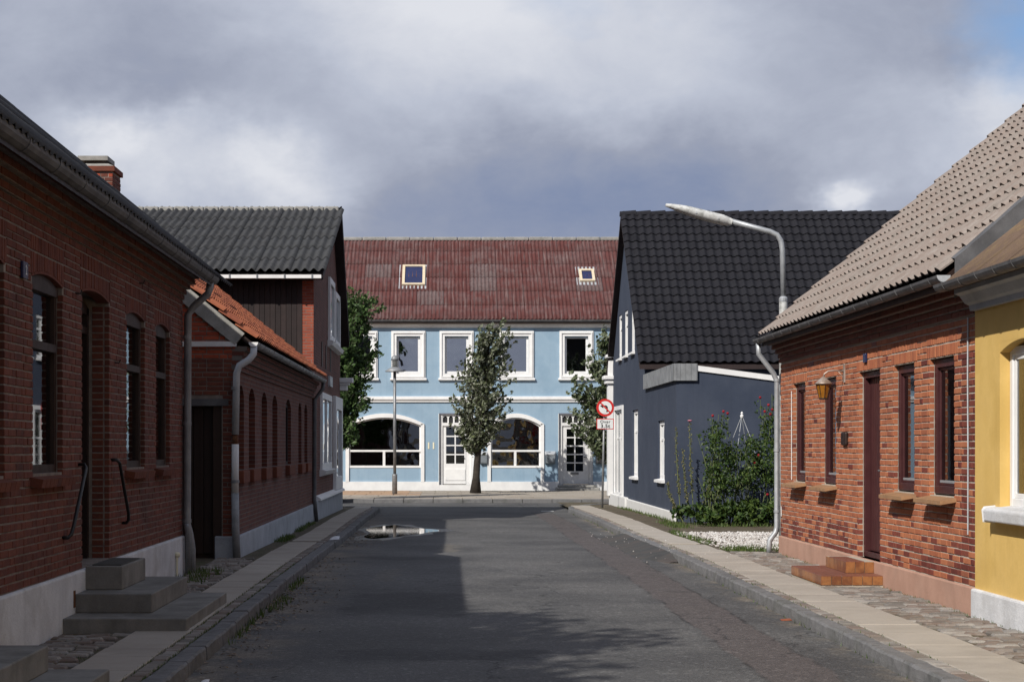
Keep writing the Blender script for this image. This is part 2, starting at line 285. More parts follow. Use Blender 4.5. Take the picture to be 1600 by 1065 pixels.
def asphalt():
    m, N, L, b = _nodes('asphalt')
    g = N.new('ShaderNodeNewGeometry'); P = g.outputs['Position']; sp = N.new('ShaderNodeSeparateXYZ'); L.new(P, sp.inputs[0])
    X, Y = sp.outputs[0], sp.outputs[1]
    base = ramp(N, L, mrange(N, L, nz(N, L, P, .55, 7).outputs['Fac'], .3, .7), [(.054, .053, .053), (.078, .077, .076), (.102, .100, .098)]).outputs[0]
    # a reddish trench patch along the right side, its edges ragged
    wob = nz(N, L, P, 1.4, 5); xw = mth(N, L, 'ADD', X, mth(N, L, 'MULTIPLY_ADD', wob.outputs['Fac'], .22, -.11))
    strip = mth(N, L, 'MULTIPLY', mrange(N, L, xw, 2.34, 2.39), mrange(N, L, xw, 2.90, 2.95, 1, 0))
    strip = mth(N, L, 'MULTIPLY', strip, mrange(N, L, Y, 47, 49, 1, 0))
    base = mixc(N, L, mth(N, L, 'MULTIPLY', strip, .85), base, (.082, .070, .067))
    for xe in (2.365, 2.925):
        seam = mth(N, L, 'SUBTRACT', 1, mrange(N, L, mth(N, L, 'ABSOLUTE', mth(N, L, 'SUBTRACT', xw, xe)), .006, .03))
        brk = mrange(N, L, nz(N, L, P, 2.3, 4).outputs['Fac'], .42, .6)
        base = mixc(N, L, mth(N, L, 'MULTIPLY', mth(N, L, 'MULTIPLY', seam, brk), .7), base, (.022, .021, .020))
    # old repair patches on the left half, darker and lighter rectangles with soft edges
    for (x0, x1, y0, y1, c) in ((-1.2, .25, 17.5, 20.6, (.036, .036, .037)), (-1.7, -.1, 26.2, 27.6, (.04, .04, .041)), (-.9, .8, 13.6, 14.9, (.040, .040, .042)), (-.15, .22, 28.5, 31.5, (.115, .105, .09)), (-1.0, -.6, 22.0, 24.5, (.095, .088, .078))):
        yw = mth(N, L, 'ADD', Y, mth(N, L, 'MULTIPLY_ADD', nz(N, L, P, 2.2, 5).outputs['Fac'], 1.4, -.7))
        xx = mth(N, L, 'ADD', X, mth(N, L, 'MULTIPLY_ADD', nz(N, L, P, 3.1, 5).outputs['Fac'], .8, -.4))
        k = mth(N, L, 'MULTIPLY', mth(N, L, 'MULTIPLY', mrange(N, L, xx, x0, x0 + .12), mrange(N, L, xx, x1 - .12, x1, 1, 0)), mth(N, L, 'MULTIPLY', mrange(N, L, yw, y0, y0 + .4), mrange(N, L, yw, y1 - .4, y1, 1, 0)))
        base = mixc(N, L, mth(N, L, 'MULTIPLY', k, .85), base, c)
    # sand and dirt washed against both kerbs
    s1 = mth(N, L, 'ADD', mth(N, L, 'MULTIPLY', mrange(N, L, X, -1.95, -1.0, 1, 0), .75), mth(N, L, 'MULTIPLY', mrange(N, L, X, 3.12, 3.42), .75))
    s2 = mrange(N, L, nz(N, L, P, 1.6, 7).outputs['Fac'], .38, .66)
    sand = mth(N, L, 'MULTIPLY', mth(N, L, 'MULTIPLY', s1, s2), mrange(N, L, Y, 40, 49, 1, 0))
    base = mixc(N, L, mth(N, L, 'MULTIPLY', sand, 1.0, None, True), base, (.20, .165, .125))
    # cracks
    cv = N.new('ShaderNodeTexVoronoi'); cv.feature = 'DISTANCE_TO_EDGE'; cv.inputs['Scale'].default_value = .55
    wv = N.new('ShaderNodeVectorMath'); wv.operation = 'MULTIPLY_ADD'; L.new(nz(N, L, P, 2.2, 5).outputs['Color'], wv.inputs[0]); wv.inputs[1].default_value = (.9, .9, 0); L.new(P, wv.inputs[2])
    L.new(wv.outputs[0], cv.inputs['Vector'])
    crack = mth(N, L, 'SUBTRACT', 1, mrange(N, L, cv.outputs['Distance'], .002, .012))
    crack = mth(N, L, 'MULTIPLY', crack, mrange(N, L, nz(N, L, P, .35, 3).outputs['Fac'], .44, .58))
    base = mixc(N, L, mth(N, L, 'MULTIPLY', crack, .75), base, (.02, .02, .02))
    # aggregate
    ag = N.new('ShaderNodeTexVoronoi'); ag.inputs['Scale'].default_value = 75; L.new(P, ag.inputs['Vector'])
    sv = mth(N, L, 'MULTIPLY_ADD', ag.outputs['Color'], .80, .60)
    a2 = N.new('ShaderNodeTexVoronoi'); a2.inputs['Scale'].default_value = 34; L.new(P, a2.inputs['Vector'])
    sv = mth(N, L, 'ADD', sv, mth(N, L, 'MULTIPLY', mth(N, L, 'GREATER_THAN', a2.outputs['Color'], .82), .55))
    sv = mth(N, L, 'MULTIPLY', sv, mth(N, L, 'MULTIPLY_ADD', nz(N, L, P, 7, 4).outputs['Fac'], .5, .75))
    cm = N.new('ShaderNodeVectorMath'); cm.operation = 'SCALE'; L.new(base, cm.inputs[0]); L.new(sv, cm.inputs['Scale'])
    L.new(cm.outputs[0], b.inputs['Base Color'])
    L.new(mth(N, L, 'MULTIPLY_ADD', nz(N, L, P, 1.1, 5).outputs['Fac'], .35, .58), b.inputs['Roughness']); b.inputs['Specular IOR Level'].default_value = .3
    bp = N.new('ShaderNodeBump'); bp.inputs['Strength'].default_value = .55; bp.inputs['Distance'].default_value = .006
    L.new(ag.outputs['Distance'], bp.inputs['Height']); L.new(bp.outputs[0], b.inputs['Normal'])
asphalt()
mk('asphalt_wet', [(.016, .016, .017), (.028, .028, .028)], n=2, dirt=(1.5, .4, None), rough=.38, speck=(90, .4), bump=(90, .4, .004), spec=.5)
mk('asphalt_patch', [(.040, .041, .041), (.056, .056, .055), (.075, .060, .054)], n=1.6, dirt=(1.2, .4, (.09, .07, .06)), speck=(90, .45), bump=(90, .6, .006))
def water():
    m, N, L, b = _nodes('puddle_water')
    b.inputs['Base Color'].default_value = (.012, .013, .013, 1); b.inputs['Roughness'].default_value = .02; b.inputs['Specular IOR Level'].default_value = .9
    g = N.new('ShaderNodeNewGeometry'); n = nz(N, L, g.outputs['Position'], 9, 3)
    bp = N.new('ShaderNodeBump'); bp.inputs['Strength'].default_value = .02; bp.inputs['Distance'].default_value = .01
    L.new(n.outputs['Fac'], bp.inputs['Height']); L.new(bp.outputs[0], b.inputs['Normal'])
water()

# ------------------------------------------------------------------ mesh helpers
ORG = {}                                   # world origin of each built object, so children can be given in world metres
def zg(y):
    """pavement level: flat near the camera, falling gently towards the cross street"""
    if y <= 26: return 0.0
    if y <= 33: return -.00847 * (y - 26)
    if y <= 40: return -.0593
    if y <= 52: return -.0593 - .00847 * (y - 40)
    return -.161
def org(parent): return ORG[parent.name] if parent is not None else Vector((0, 0, 0))
def tag(o, label=None, cat=None, group=None, kind=None):
    if label: o['label'] = label
    if cat: o['category'] = cat
    if group: o['group'] = group
    if kind: o['kind'] = kind
    return o
def thing(name, label, cat, loc, group=None):
    o = bpy.data.objects.new(name, None); COL.objects.link(o); o.location = loc; o.empty_display_size = .2
    ORG[o.name] = Vector(loc); return tag(o, label, cat, group)

class Fr:
    """an upright wall plane: u along it, d outwards, z up"""
    def __init__(s, axis, c, n): s.axis, s.c, s.n = axis, c, n
    def P(s, u, d, z): return (s.c + s.n * d, u, z) if s.axis == 'y' else (u, s.c + s.n * d, z)
    def D(s, u, d, z): return (s.n * d, u, z) if s.axis == 'y' else (u, s.n * d, z)

class MB:
    def __init__(s): s.v, s.f = [], []
    def raw(s, vs_, fs):
        o = len(s.v); s.v.extend(vs_); s.f.extend([tuple(i + o for i in f) for f in fs]); return s
    def box(s, x0, x1, y0, y1, z0, z1):
        x0, x1 = sorted((x0, x1)); y0, y1 = sorted((y0, y1)); z0, z1 = sorted((z0, z1))
        return s.raw([(x0, y0, z0), (x1, y0, z0), (x1, y1, z0), (x0, y1, z0), (x0, y0, z1), (x1, y0, z1), (x1, y1, z1), (x0, y1, z1)],
                     [(0, 3, 2, 1), (4, 5, 6, 7), (0, 1, 5, 4), (1, 2, 6, 5), (2, 3, 7, 6), (3, 0, 4, 7)])
    def fbox(s, fr, u0, u1, d0, d1, z0, z1):
        a, b = fr.P(u0, d0, z0), fr.P(u1, d1, z1); return s.box(a[0], b[0], a[1], b[1], a[2], b[2])
    def fprism(s, fr, poly, d0, d1):
        n = len(poly)
        return s.raw([fr.P(u, d0, z) for u, z in poly] + [fr.P(u, d1, z) for u, z in poly],
                     [tuple(range(n)), tuple(range(2 * n - 1, n - 1, -1))] + [(i, (i + 1) % n, n + (i + 1) % n, n + i) for i in range(n)])
    def fsweep(s, fr, prof, u0, u1):
        n = len(prof)
        return s.raw([fr.P(u0, d, z) for d, z in prof] + [fr.P(u1, d, z) for d, z in prof],
                     [tuple(range(n)), tuple(range(2 * n - 1, n - 1, -1))] + [(i, (i + 1) % n, n + (i + 1) % n, n + i) for i in range(n)])
    def tube(s, pts, r, n=10):
        pts = [Vector(p) for p in pts]; rs = r if isinstance(r, (list, tuple)) else [r] * len(pts)
        o = len(s.v); up = Vector((.3, .2, 1)).normalized(); prev = None
        for i, p in enumerate(pts):
            t = (pts[min(i + 1, len(pts) - 1)] - pts[max(i - 1, 0)]).normalized()
            a = (prev if prev is not None else up); a = (a - t * a.dot(t))
            if a.length < 1e-3: a = t.orthogonal()
            a.normalize(); b_ = t.cross(a); prev = a
            for k in range(n):
                q = p + (a * math.cos(2 * math.pi * k / n) + b_ * math.sin(2 * math.pi * k / n)) * rs[i]
                s.v.append(tuple(q))
        for i in range(len(pts) - 1):
            for k in range(n):
                s.f.append((o + i * n + k, o + i * n + (k + 1) % n, o + (i + 1) * n + (k + 1) % n, o + (i + 1) * n + k))
        s.f.append(tuple(o + k for k in range(n - 1, -1, -1))); e = o + (len(pts) - 1) * n
        s.f.append(tuple(e + k for k in range(n))); return s
    def lathe(s, prof, c, n=20, axis='z'):
        o = len(s.v)
        for r, h in prof:
            for k in range(n):
                a = 2 * math.pi * k / n
                if axis == 'z': s.v.append((c[0] + r * math.cos(a), c[1] + r * math.sin(a), c[2] + h))
                else: s.v.append((c[0] + r * math.cos(a), c[1] + h, c[2] + r * math.sin(a)))
        for i in range(len(prof) - 1):
            for k in range(n):
                s.f.append((o + i * n + k, o + i * n + (k + 1) % n, o + (i + 1) * n + (k + 1) % n, o + (i + 1) * n + k))
        s.f.append(tuple(o + k for k in range(n - 1, -1, -1))); e = o + (len(prof) - 1) * n
        s.f.append(tuple(e + k for k in range(n))); return s
    def build(s, name, mat, parent=None, kind=None, smooth=False, bevel=0):
        og = org(parent)
        me = bpy.data.meshes.new(name)
        me.from_pydata([(x - og.x, y - og.y, z - og.z) for x, y, z in s.v], [], s.f)
        return finish(name, me, mat, parent, kind, smooth, bevel)
def finish(name, me, mat, parent=None, kind=None, smooth=False, bevel=0):
    if mat: me.materials.append(MATS[mat])
    if smooth: me.polygons.foreach_set('use_smooth', [True] * len(me.polygons))
    o = bpy.data.objects.new(name, me); COL.objects.link(o)
    if parent is not None: o.parent = parent
    ORG[o.name] = org(parent).copy()
    if kind: o['kind'] = kind
    if bevel:
        md = o.modifiers.new('bevel', 'BEVEL'); md.width = bevel; md.segments = 2; md.limit_method = 'ANGLE'
    return o

def proj(p):
    y = max(p[1], .1); return 700 + F_PX * p[0] / y, 698 - F_PX * (p[2] - EYE) / y
def in_view(p, m=25):
    x, y = proj(p); return p[1] > 1 and -m < x < 1600 + m and -m < y < 1065 + m

class Pieces:
    """alike pieces: the largest in the picture become objects that share mesh data, the rest one joined mesh"""
    def __init__(s, name, parent, nobj=300, view=in_view): s.name, s.parent, s.nobj, s.items, s.view = name, parent, nobj, [], view
    def add(s, tpl, mat, M, w=1.0): s.items.append((tpl, mat, M, w))
    def build(s, rest=None):
        og = org(s.parent); cam_p = Vector((0, 0, EYE))
        sc = []
        for i, (t, m, M, w) in enumerate(s.items):
            p = M.translation; sc.append(((w / (p - cam_p).length) if s.view(p) else 0, i))
        sc.sort(reverse=True)
        top = [i for v, i in sc[:s.nobj] if v > 0]; keep = set(top); cache = {}
        for i in top:
            t, m, M, w = s.items[i]
            key = (id(t), m)
            if key not in cache:
                me = bpy.data.meshes.new(s.name); me.from_pydata([tuple(v) for v in t[0]], [], t[1]); me.materials.append(MATS[m])
                if len(t) > 2 and t[2]: me.polygons.foreach_set('use_smooth', [True] * len(me.polygons))
                cache[key] = me
            o = bpy.data.objects.new(s.name, cache[key]); COL.objects.link(o); o.parent = s.parent
            o.matrix_basis = Matrix.Translation(-og) @ M
        groups = {}
        for i in range(len(s.items)):
            if i not in keep: groups.setdefault(s.items[i][1], []).append(i)
        if not groups: return
        V, Fc, mi, sm, nv = [], [], [], [], 0
        names = list(groups)
        for gi, g in enumerate(names):
            for i in groups[g]:
                t, m, M, w = s.items[i]
                A = np.array(M); tv = np.asarray(t[0], float)
                V.append(tv @ A[:3, :3].T + A[:3, 3] - np.array(og)); Fc.extend([tuple(k + nv for k in f) for f in t[1]])
                mi.extend([gi] * len(t[1])); sm.extend([bool(len(t) > 2 and t[2])] * len(t[1])); nv += len(tv)
        me = bpy.data.meshes.new(rest or s.name); me.from_pydata(np.concatenate(V).tolist(), [], Fc)
        for g in names: me.materials.append(MATS[g])
        me.polygons.foreach_set('material_index', mi); me.polygons.foreach_set('use_smooth', sm)
        o = bpy.data.objects.new(rest or s.name, me); COL.objects.link(o); o.parent = s.parent; o['kind'] = 'stuff'; ORG[o.name] = og.copy()

def chamfer_block(lx, ly, lz, c):
    """a block with its top edges worn off (top = +z), origin at the top centre"""
    a, b_ = lx / 2, ly / 2
    v = [(-a, -b_, -lz), (a, -b_, -lz), (a, b_, -lz), (-a, b_, -lz), (-a, -b_, -c), (a, -b_, -c), (a, b_, -c), (-a, b_, -c), (-a + c, -b_ + c, 0), (a - c, -b_ + c, 0), (a - c, b_ - c, 0), (-a + c, b_ - c, 0)]
    f = [(8, 9, 10, 11)] + [(i, (i + 1) % 4, 4 + (i + 1) % 4, 4 + i) for i in range(4)] + [(4 + i, 4 + (i + 1) % 4, 8 + (i + 1) % 4, 8 + i) for i in range(4)]
    return (v, f)
def brick_tpl(fr, L, H, D=.05, c=.004):
    """a brick in the plane of wall fr: outer face at d = 0, its arrises worn"""
    q = [(-L / 2, -H / 2), (L / 2, -H / 2), (L / 2, H / 2), (-L / 2, H / 2)]; qi = [(u - math.copysign(c, u), z - math.copysign(c, z)) for u, z in q]
    v = [fr.D(u, -D, z) for u, z in q] + [fr.D(u, -c, z) for u, z in q] + [fr.D(u, 0, z) for u, z in qi]
    f = [(8, 9, 10, 11)] + [(i, (i + 1) % 4, 4 + (i + 1) % 4, 4 + i) for i in range(4)] + [(4 + i, 4 + (i + 1) % 4, 8 + (i + 1) % 4, 8 + i) for i in range(4)]
    return (v, f)
_tpl = {}
def btpl(fr, L, H, D=.05):
    L = max(.01, round(L * 200) / 200); k = (fr.axis, fr.n, L, round(H, 3), D)
    if k not in _tpl: _tpl[k] = brick_tpl(fr, L, H, D, min(.004, L * .3))
    return _tpl[k]
def lay_bricks(pc, fr, u0, u1, z0, z1, holes, matf, d=.008, off=0.0, H=.0535, pitch=.0667, clip=None):
    """courses of bricks between u0..u1, cut around holes"""
    n = int(round((z1 - z0) / pitch))
    for k in range(n):
        za = z0 + k * pitch + .006; zc = za + H / 2; ph = random.uniform(0, 6.28)
        spans = [(u0, u1)]
        if clip: spans = [(max(a, clip(zc)[0]), min(b_, clip(zc)[1])) for a, b_ in spans]
        for (h0, h1, ha, hb) in holes:
            if hb > za + .004 and ha < za + H - .004:
                nsp = []
                for a, b_ in spans:
                    if h0 > a: nsp.append((a, min(b_, h0 + .003)))
                    if h1 < b_: nsp.append((max(a, h1 - .003), b_))
                spans = [q for q in nsp if q[1] - q[0] > .02]
        pat = [.228] if k % 2 == 0 else [.228, .108]
        x = u0 + (-.12 if k % 2 else 0) + off - (.06 if k % 4 == 3 else 0); i = 0
        while x < u1:
            L = pat[i % len(pat)]; i += 1
            for a, b_ in spans:
                p, q = max(a, x), min(b_, x + L)
                if 0 < b_ - q < .056: q = b_
                if 0 < p - a < .056: p = a
                if q - p > .04:
                    uc = (p + q) / 2
                    M = Matrix.Translation(fr.P(uc, d + random.uniform(-.003, .003), zc + random.uniform(-.0018, .0018) + .0028 * math.sin(uc * 1.1 + ph * .25))) @ Matrix.Rotation(random.uniform(-.010, .010), 4, 'X' if fr.axis == 'y' else 'Y')
                    pc.add(btpl(fr, q - p, H), matf(uc, zc), M)
            x += L + .013
def soldiers(pc, fr, u0, u1, z0, z1, mat, d=.009, arch=0.0):
    n = int((u1 - u0) / .067); w = (u1 - u0) / n; mid = (z0 + z1) / 2
    for i in range(n):
        u = u0 + (i + .5) * w; t = 2 * (u - (u0 + u1) / 2) / (u1 - u0); zb = z0 - arch * t * t
        for a, b_ in ((zb, mid - .005), (mid + .005, z1)):
            pc.add(btpl(fr, w - .011, round(b_ - a - .008, 3)), mat, Matrix.Translation(fr.P(u, d + random.uniform(-.003, .003), (a + b_) / 2)))
def wall_mesh(mb, fr, u0, u1, z0, z1, holes, th=.3, d=0.0):
    zs = sorted({z0, z1, *[z for h in holes for z in h[2:] if z0 < z < z1]})
    for za, zb in zip(zs[:-1], zs[1:]):
        x = u0
        for h in sorted([h for h in holes if h[2] < (za + zb) / 2 < h[3]]):
            if h[0] > x: mb.fbox(fr, x, h[0], d - th, d, za, zb)
            x = max(x, h[1])
        if x < u1: mb.fbox(fr, x, u1, d - th, d, za, zb)
    return mb
def arc_pts(u0, u1, zs, rise, n=12):
    return [(u0 + (u1 - u0) * i / n, zs + rise * (1 - (2 * i / n - 1) ** 2)) for i in range(n + 1)]
def rect_frame(mb, fr, u0, u1, z0, z1, w, d0, d1):
    mb.fbox(fr, u0, u0 + w, d0, d1, z0, z1); mb.fbox(fr, u1 - w, u1, d0, d1, z0, z1)
    mb.fbox(fr, u0 + w, u1 - w, d0, d1, z0, z0 + w); mb.fbox(fr, u0 + w, u1 - w, d0, d1, z1 - w, z1); return mb
def room(fr, u0, u1, z0, z1, d, mat, parent, depth=.8):
    mb = MB(); t = .02
    mb.fbox(fr, u0 - t, u1 + t, d - depth - t, d - depth, z0 - t, z1 + t)
    mb.fbox(fr, u0 - t, u0, d - depth, d, z0 - t, z1 + t); mb.fbox(fr, u1, u1 + t, d - depth, d, z0 - t, z1 + t)
    mb.fbox(fr, u0, u1, d - depth, d, z0 - t, z0); mb.fbox(fr, u0, u1, d - depth, d, z1, z1 + t)
    return mb.build('interior', mat, parent)
def half_gutter(fr, d, z, r, u0, u1, parent, mat, brackets=.9, capmat=None, name='gutter'):
    t = .006; n = 8
    prof = [(d + r * math.cos(a), z + r * math.sin(a)) for a in [math.pi + math.pi * i / n for i in range(n + 1)]]
    prof += [(d + (r - t) * math.cos(a), z + (r - t) * math.sin(a)) for a in [2 * math.pi - math.pi * i / n for i in range(n + 1)]]
    g = MB().fsweep(fr, prof, u0, u1).build(name, mat, parent)
    if brackets:
        k = u0 + .3
        while k < u1 - .05:
            pr = [(d + (r + .006) * math.cos(a), z + (r + .006) * math.sin(a)) for a in [math.pi + math.pi * i / n for i in range(n + 1)]]
            pr += [(d + (r - .002) * math.cos(a), z + (r - .002) * math.sin(a)) for a in [2 * math.pi - math.pi * i / n for i in range(n + 1)]]
            MB().fsweep(fr, pr, k, k + .025).build('bracket', mat, g); k += brackets
    for ue in (u0, u1):
        cap = [(d + (r - .001) * math.cos(a), z + (r - .001) * math.sin(a)) for a in [math.pi + math.pi * i / n for i in range(n + 1)]]
        MB().fsweep(fr, cap, ue - .004, ue + .004).build('end_cap', capmat or mat, g)
    return g
def roof_frame(origin, u, s):
    """matrix whose x runs along the eave, y up the slope, z off the roof"""
    u = Vector(u).normalized(); s = Vector(s).normalized(); n = u.cross(s)
    return Matrix(((u.x, s.x, n.x, origin[0]), (u.y, s.y, n.y, origin[1]), (u.z, s.z, n.z, origin[2]), (0, 0, 0, 1)))
def pantile(w, l, h=.04, lift=.035, n=7, th=.016, lap=.06, style='roll'):
    """a roof tile: waved across, its lower end lifted over the course below"""
    top, bot = [], []
    for j in (0, 1):
        for i in range(n + 1):
            t = i / n
            hh = h * (.5 - .5 * math.cos(2 * math.pi * t)) ** 1.3 if style == 'roll' else h * max(0, math.sin(math.pi * (t - .45) / .55)) if t > .45 else 0
            z = hh + (lift if j == 0 else .0)
            top.append((w * t - w / 2, -0.0 if j == 0 else l + lap, z + th)); bot.append((w * t - w / 2, -0.0 if j == 0 else l + lap, z))
    m = n + 1; v = top + bot; o = 2 * m
    f = [(i, i + 1, m + i + 1, m + i) for i in range(n)] + [(o + i + 1, o + i, i, i + 1) for i in range(n)] + [(o, o + m, m, 0), (n, m + n, o + m + n, o + n)]
    return (v, f, False)
def corrugated(w, l, waves=6, amp=.026, seg=6, lift=.012, lap=.1):
    wn = w; n = waves * seg + seg // 3; w = w * n / (waves * seg); v = []
    for j, (y, e) in enumerate(((0, lift), (l + lap, 0))):
        for i in range(n + 1):
            x = w * i / n - wn / 2; v.append((x, y, amp * math.cos(2 * math.pi * i / seg) + e + amp + .008 * i / n))
    for i in range(n + 1):
        x = w * i / n - wn / 2; v.append((x, 0, amp * math.cos(2 * math.pi * i / seg) + lift + amp - .012 + .008 * i / n))
    m = n + 1
    f = [(i, i + 1, m + i + 1, m + i) for i in range(n)] + [(2 * m + i, 2 * m + i + 1, i + 1, i) for i in range(n)]
    return (v, f, True)
def text_mesh(name, body, size, M, mat, parent, spacing=1.0, bold=0.0):
    cu = bpy.data.curves.new('t', 'FONT'); cu.body = body; cu.size = size; cu.extrude = .001; cu.align_x = 'CENTER'; cu.align_y = 'CENTER'; cu.space_character = spacing; cu.offset = bold
    ob = bpy.data.objects.new('t', cu); COL.objects.link(ob)
    dg = bpy.context.evaluated_depsgraph_get(); dg.update()
    me = bpy.data.meshes.new_from_object(ob.evaluated_get(dg)); bpy.data.objects.remove(ob); me.name = name
    me.materials.clear(); me.transform(M); me.transform(Matrix.Translation(-org(parent)))
    return finish(name, me, mat, parent)
FACE_CAM = Matrix.Rotation(R(90), 4, 'X')                      # text that faces -Y
FACE_XP = Matrix.Rotation(R(90), 4, 'Z') @ FACE_CAM            # text that faces +X

# ================================================================== SETTING
def sheet(name, xs, ys, zf, mat, parent=None, kind='structure'):
    v = [(x, y, zf(x, y)) for y in ys for x in xs]; n = len(xs)
    f = [(j * n + i, j * n + i + 1, (j + 1) * n + i + 1, (j + 1) * n + i) for j in range(len(ys) - 1) for i in range(n - 1)]
    return MB().raw(v, f).build(name, mat, parent, kind)
def fr_(a, b_, n): return [a + (b_ - a) * i / n for i in range(n + 1)]
tag(sheet('ground', [-600, 600], [-600, 900], lambda x, y: -.45, 'soil'), 'bare ground under and around the street', None)
road = sheet('road', fr_(-2.0, 3.5, 8), fr_(-40, 54, 94), lambda x, y: zg(y) - .12, 'asphalt')
tag(sheet('cross_road', fr_(-70, 70, 40), [54, 55, 56, 57, 58.2], lambda x, y: zg(y) - .12, 'asphalt'))
sheet('cross_road', fr_(-70, -2.0, 20), [50, 52, 54], lambda x, y: zg(y) - .121, 'asphalt')
sheet('cross_road', fr_(3.5, 70, 20), [48, 50, 52, 54], lambda x, y: zg(y) - .121, 'asphalt')

def kerb_run(parent, path, w=.16, L0=1.0):
    pc = Pieces('kerb_stone', parent, 200)
    pts = [Vector((p[0], p[1], 0)) for p in path]
    seg = [(a, b_) for a, b_ in zip(pts[:-1], pts[1:])]
    for a, b_ in seg:
        ln = (b_ - a).length; n = max(1, round(ln / L0)); t = (b_ - a).normalized(); nrm = Vector((t.y, -t.x, 0))
        for i in range(n):
            l = ln / n; c = a + t * (i + .5) * l
            tpl = kerb_tpl(round(l, 2), w)
            M = Matrix(((t.x, -t.y, 0, c.x), (t.y, t.x, 0, c.y), (0, 0, 1, zg(c.y) + random.uniform(-.006, .006)), (0, 0, 0, 1)))
            pc.add(tpl, 'granite_kerb', M @ Matrix.Translation((0, random.uniform(-.006, .006), 0)))
    pc.build('kerb_stones_far')
_kt = {}
def kerb_tpl(l, w):
    if (l, w) in _kt: return _kt[(l, w)]
    rr = random.Random(int(l * 1000)); n = 8; prof = lambda: [(-w / 2, -.3), (-w / 2, -.012), (-w / 2 + .014 + rr.uniform(0, .012), rr.uniform(-.006, .004)), (w / 2 - .012 - rr.uniform(0, .008), rr.uniform(-.006, .004)), (w / 2 + rr.uniform(-.004, .004), -.012 - rr.uniform(0, .012)), (w / 2 + rr.uniform(0, .008), -.08), (w / 2, -.3)]
    v = []; m = 7
    for i in range(n + 1):
        x = (l - .014) * (i / n - .5)
        v += [(x, -d if True else d, z) for d, z in prof()]
    f = [(i * m + k, i * m + k + 1, (i + 1) * m + k + 1, (i + 1) * m + k) for i in range(n) for k in range(m - 1)] + [tuple(range(m)), tuple(range(n * m, n * m + m))]
    _kt[(l, w)] = (v, f); return _kt[(l, w)]

KR, KL = 3.42, -1.95
pav_r = sheet('pavement_right', [KR + .12, 3.9, 4.4, 5.2], fr_(-6, 56, 62), lambda x, y: zg(y) - .028, 'joint_soil')
pav_l = sheet('pavement_left', [-6, -3.3, -2.8, KL - .12], fr_(-6, 51.5, 58), lambda x, y: zg(y) - .028, 'joint_soil')
# the kerb template has its worn face on local -y: run right kerb towards +y so that -y... faces the road
kerb_run(pav_r, [(6.5, 55.2), (5.2, 54.6), (4.3, 53.2), (3.66, 51.2), (KR + .08, 49), (KR + .08, 9)])
kerb_run(pav_l, [(KL - .08, 9), (KL - .08, 49.6), (-2.25, 50.9), (-3.0, 51.5), (-5, 51.6), (-20, 51.6)])
slab_tpls = {}
def slabs(parent, x0, x1, ya, yb, L=.8, skip=()):
    pc = Pieces('paving_slab', parent, 120); y = ya
    while y < yb:
        l = L * random.choice((1, 1, 1, .75))
        if not any(a < y + l / 2 < b_ for a, b_ in skip):
            k = round(l, 2)
            slab_tpls.setdefault((x0, k), chamfer_block(x1 - x0, k - .008, .07, .006))
            M = Matrix.Translation(((x0 + x1) / 2 + random.uniform(-.004, .004), y + l / 2, zg(y) + random.uniform(-.004, .004))) @ Matrix.Rotation(random.uniform(-.004, .004), 4, 'X') @ Matrix.Rotation(random.uniform(-.004, .004), 4, 'Z')
            pc.add(slab_tpls[(x0, k)], 'slab_concrete', M)
        y += l
    pc.build('paving_slabs_far')
slabs(pav_r, 3.70, 4.26, 9.2, 51.5, skip=((28.3, 29.0), (41.0, 41.6)))
slabs(pav_l, -2.73, -2.25, 9.0, 50.3, skip=((29.6, 30.3),))
sett_tpls = [chamfer_block(a, b_, .08, .014) for a, b_ in ((.15, .10), (.17, .11), (.13, .095), (.19, .105))]
def setts(parent, x0, x1, ya, yb, nobj, pitch=.115, avoid=None, name='sett'):
    pc = Pieces(name, parent, nobj); y = ya; k = 0
    while y < yb:
        x = x0 + (.07 if k % 2 else 0)
        while x < x1 - .05:
            i = random.randrange(4); w = (.15, .17, .13, .19)[i]
            if x + w > x1 + .03: break
            yy = y + random.uniform(-.008, .008)
            if not (avoid and avoid(x + w / 2, yy)):
                M = Matrix.Translation((x + w / 2, yy, zg(y) + random.uniform(-.014, .004))) @ Matrix.Rotation(random.uniform(-.06, .06), 4, 'Z') @ Matrix.Rotation(random.uniform(-.05, .05), 4, 'Y')
                pc.add(sett_tpls[i], 'sett_stone', M)
            x += w + .018
        y += pitch; k += 1
    pc.build(name + 's_far')
setts(pav_r, 4.275, 5.03, 10.6, 26.6, 300, avoid=lambda x, y: (x > 4.28 and 19.95 < y < 21.8) or random.random() < .06)
setts(pav_l, -3.34, -2.75, 10.2, 25.0, 300, avoid=lambda x, y: 15.0 < y < 17.85 or y < 11.65 or random.random() < .12)
strip_tpls = [chamfer_block(.115, l, .08, .010) for l in (.14, .18, .22)]
def sett_row(parent, xc, ya, yb, nobj):
    pc = Pieces('kerb_sett', parent, nobj); y = ya
    while y < yb:
        i = random.randrange(3); l = (.14, .18, .22)[i]
        M = Matrix.Translation((xc + random.uniform(-.006, .006), y + l / 2, zg(y) + random.uniform(-.012, .002))) @ Matrix.Rotation(random.uniform(-.05, .05), 4, 'Z')
        pc.add(strip_tpls[i], 'sett_stone', M); y += l + .012
    pc.build('kerb_setts_far')
sett_row(pav_r, 3.635, 9.5, 49.5, 200); sett_row(pav_l, -2.18, 9.5, 49.5, 200)

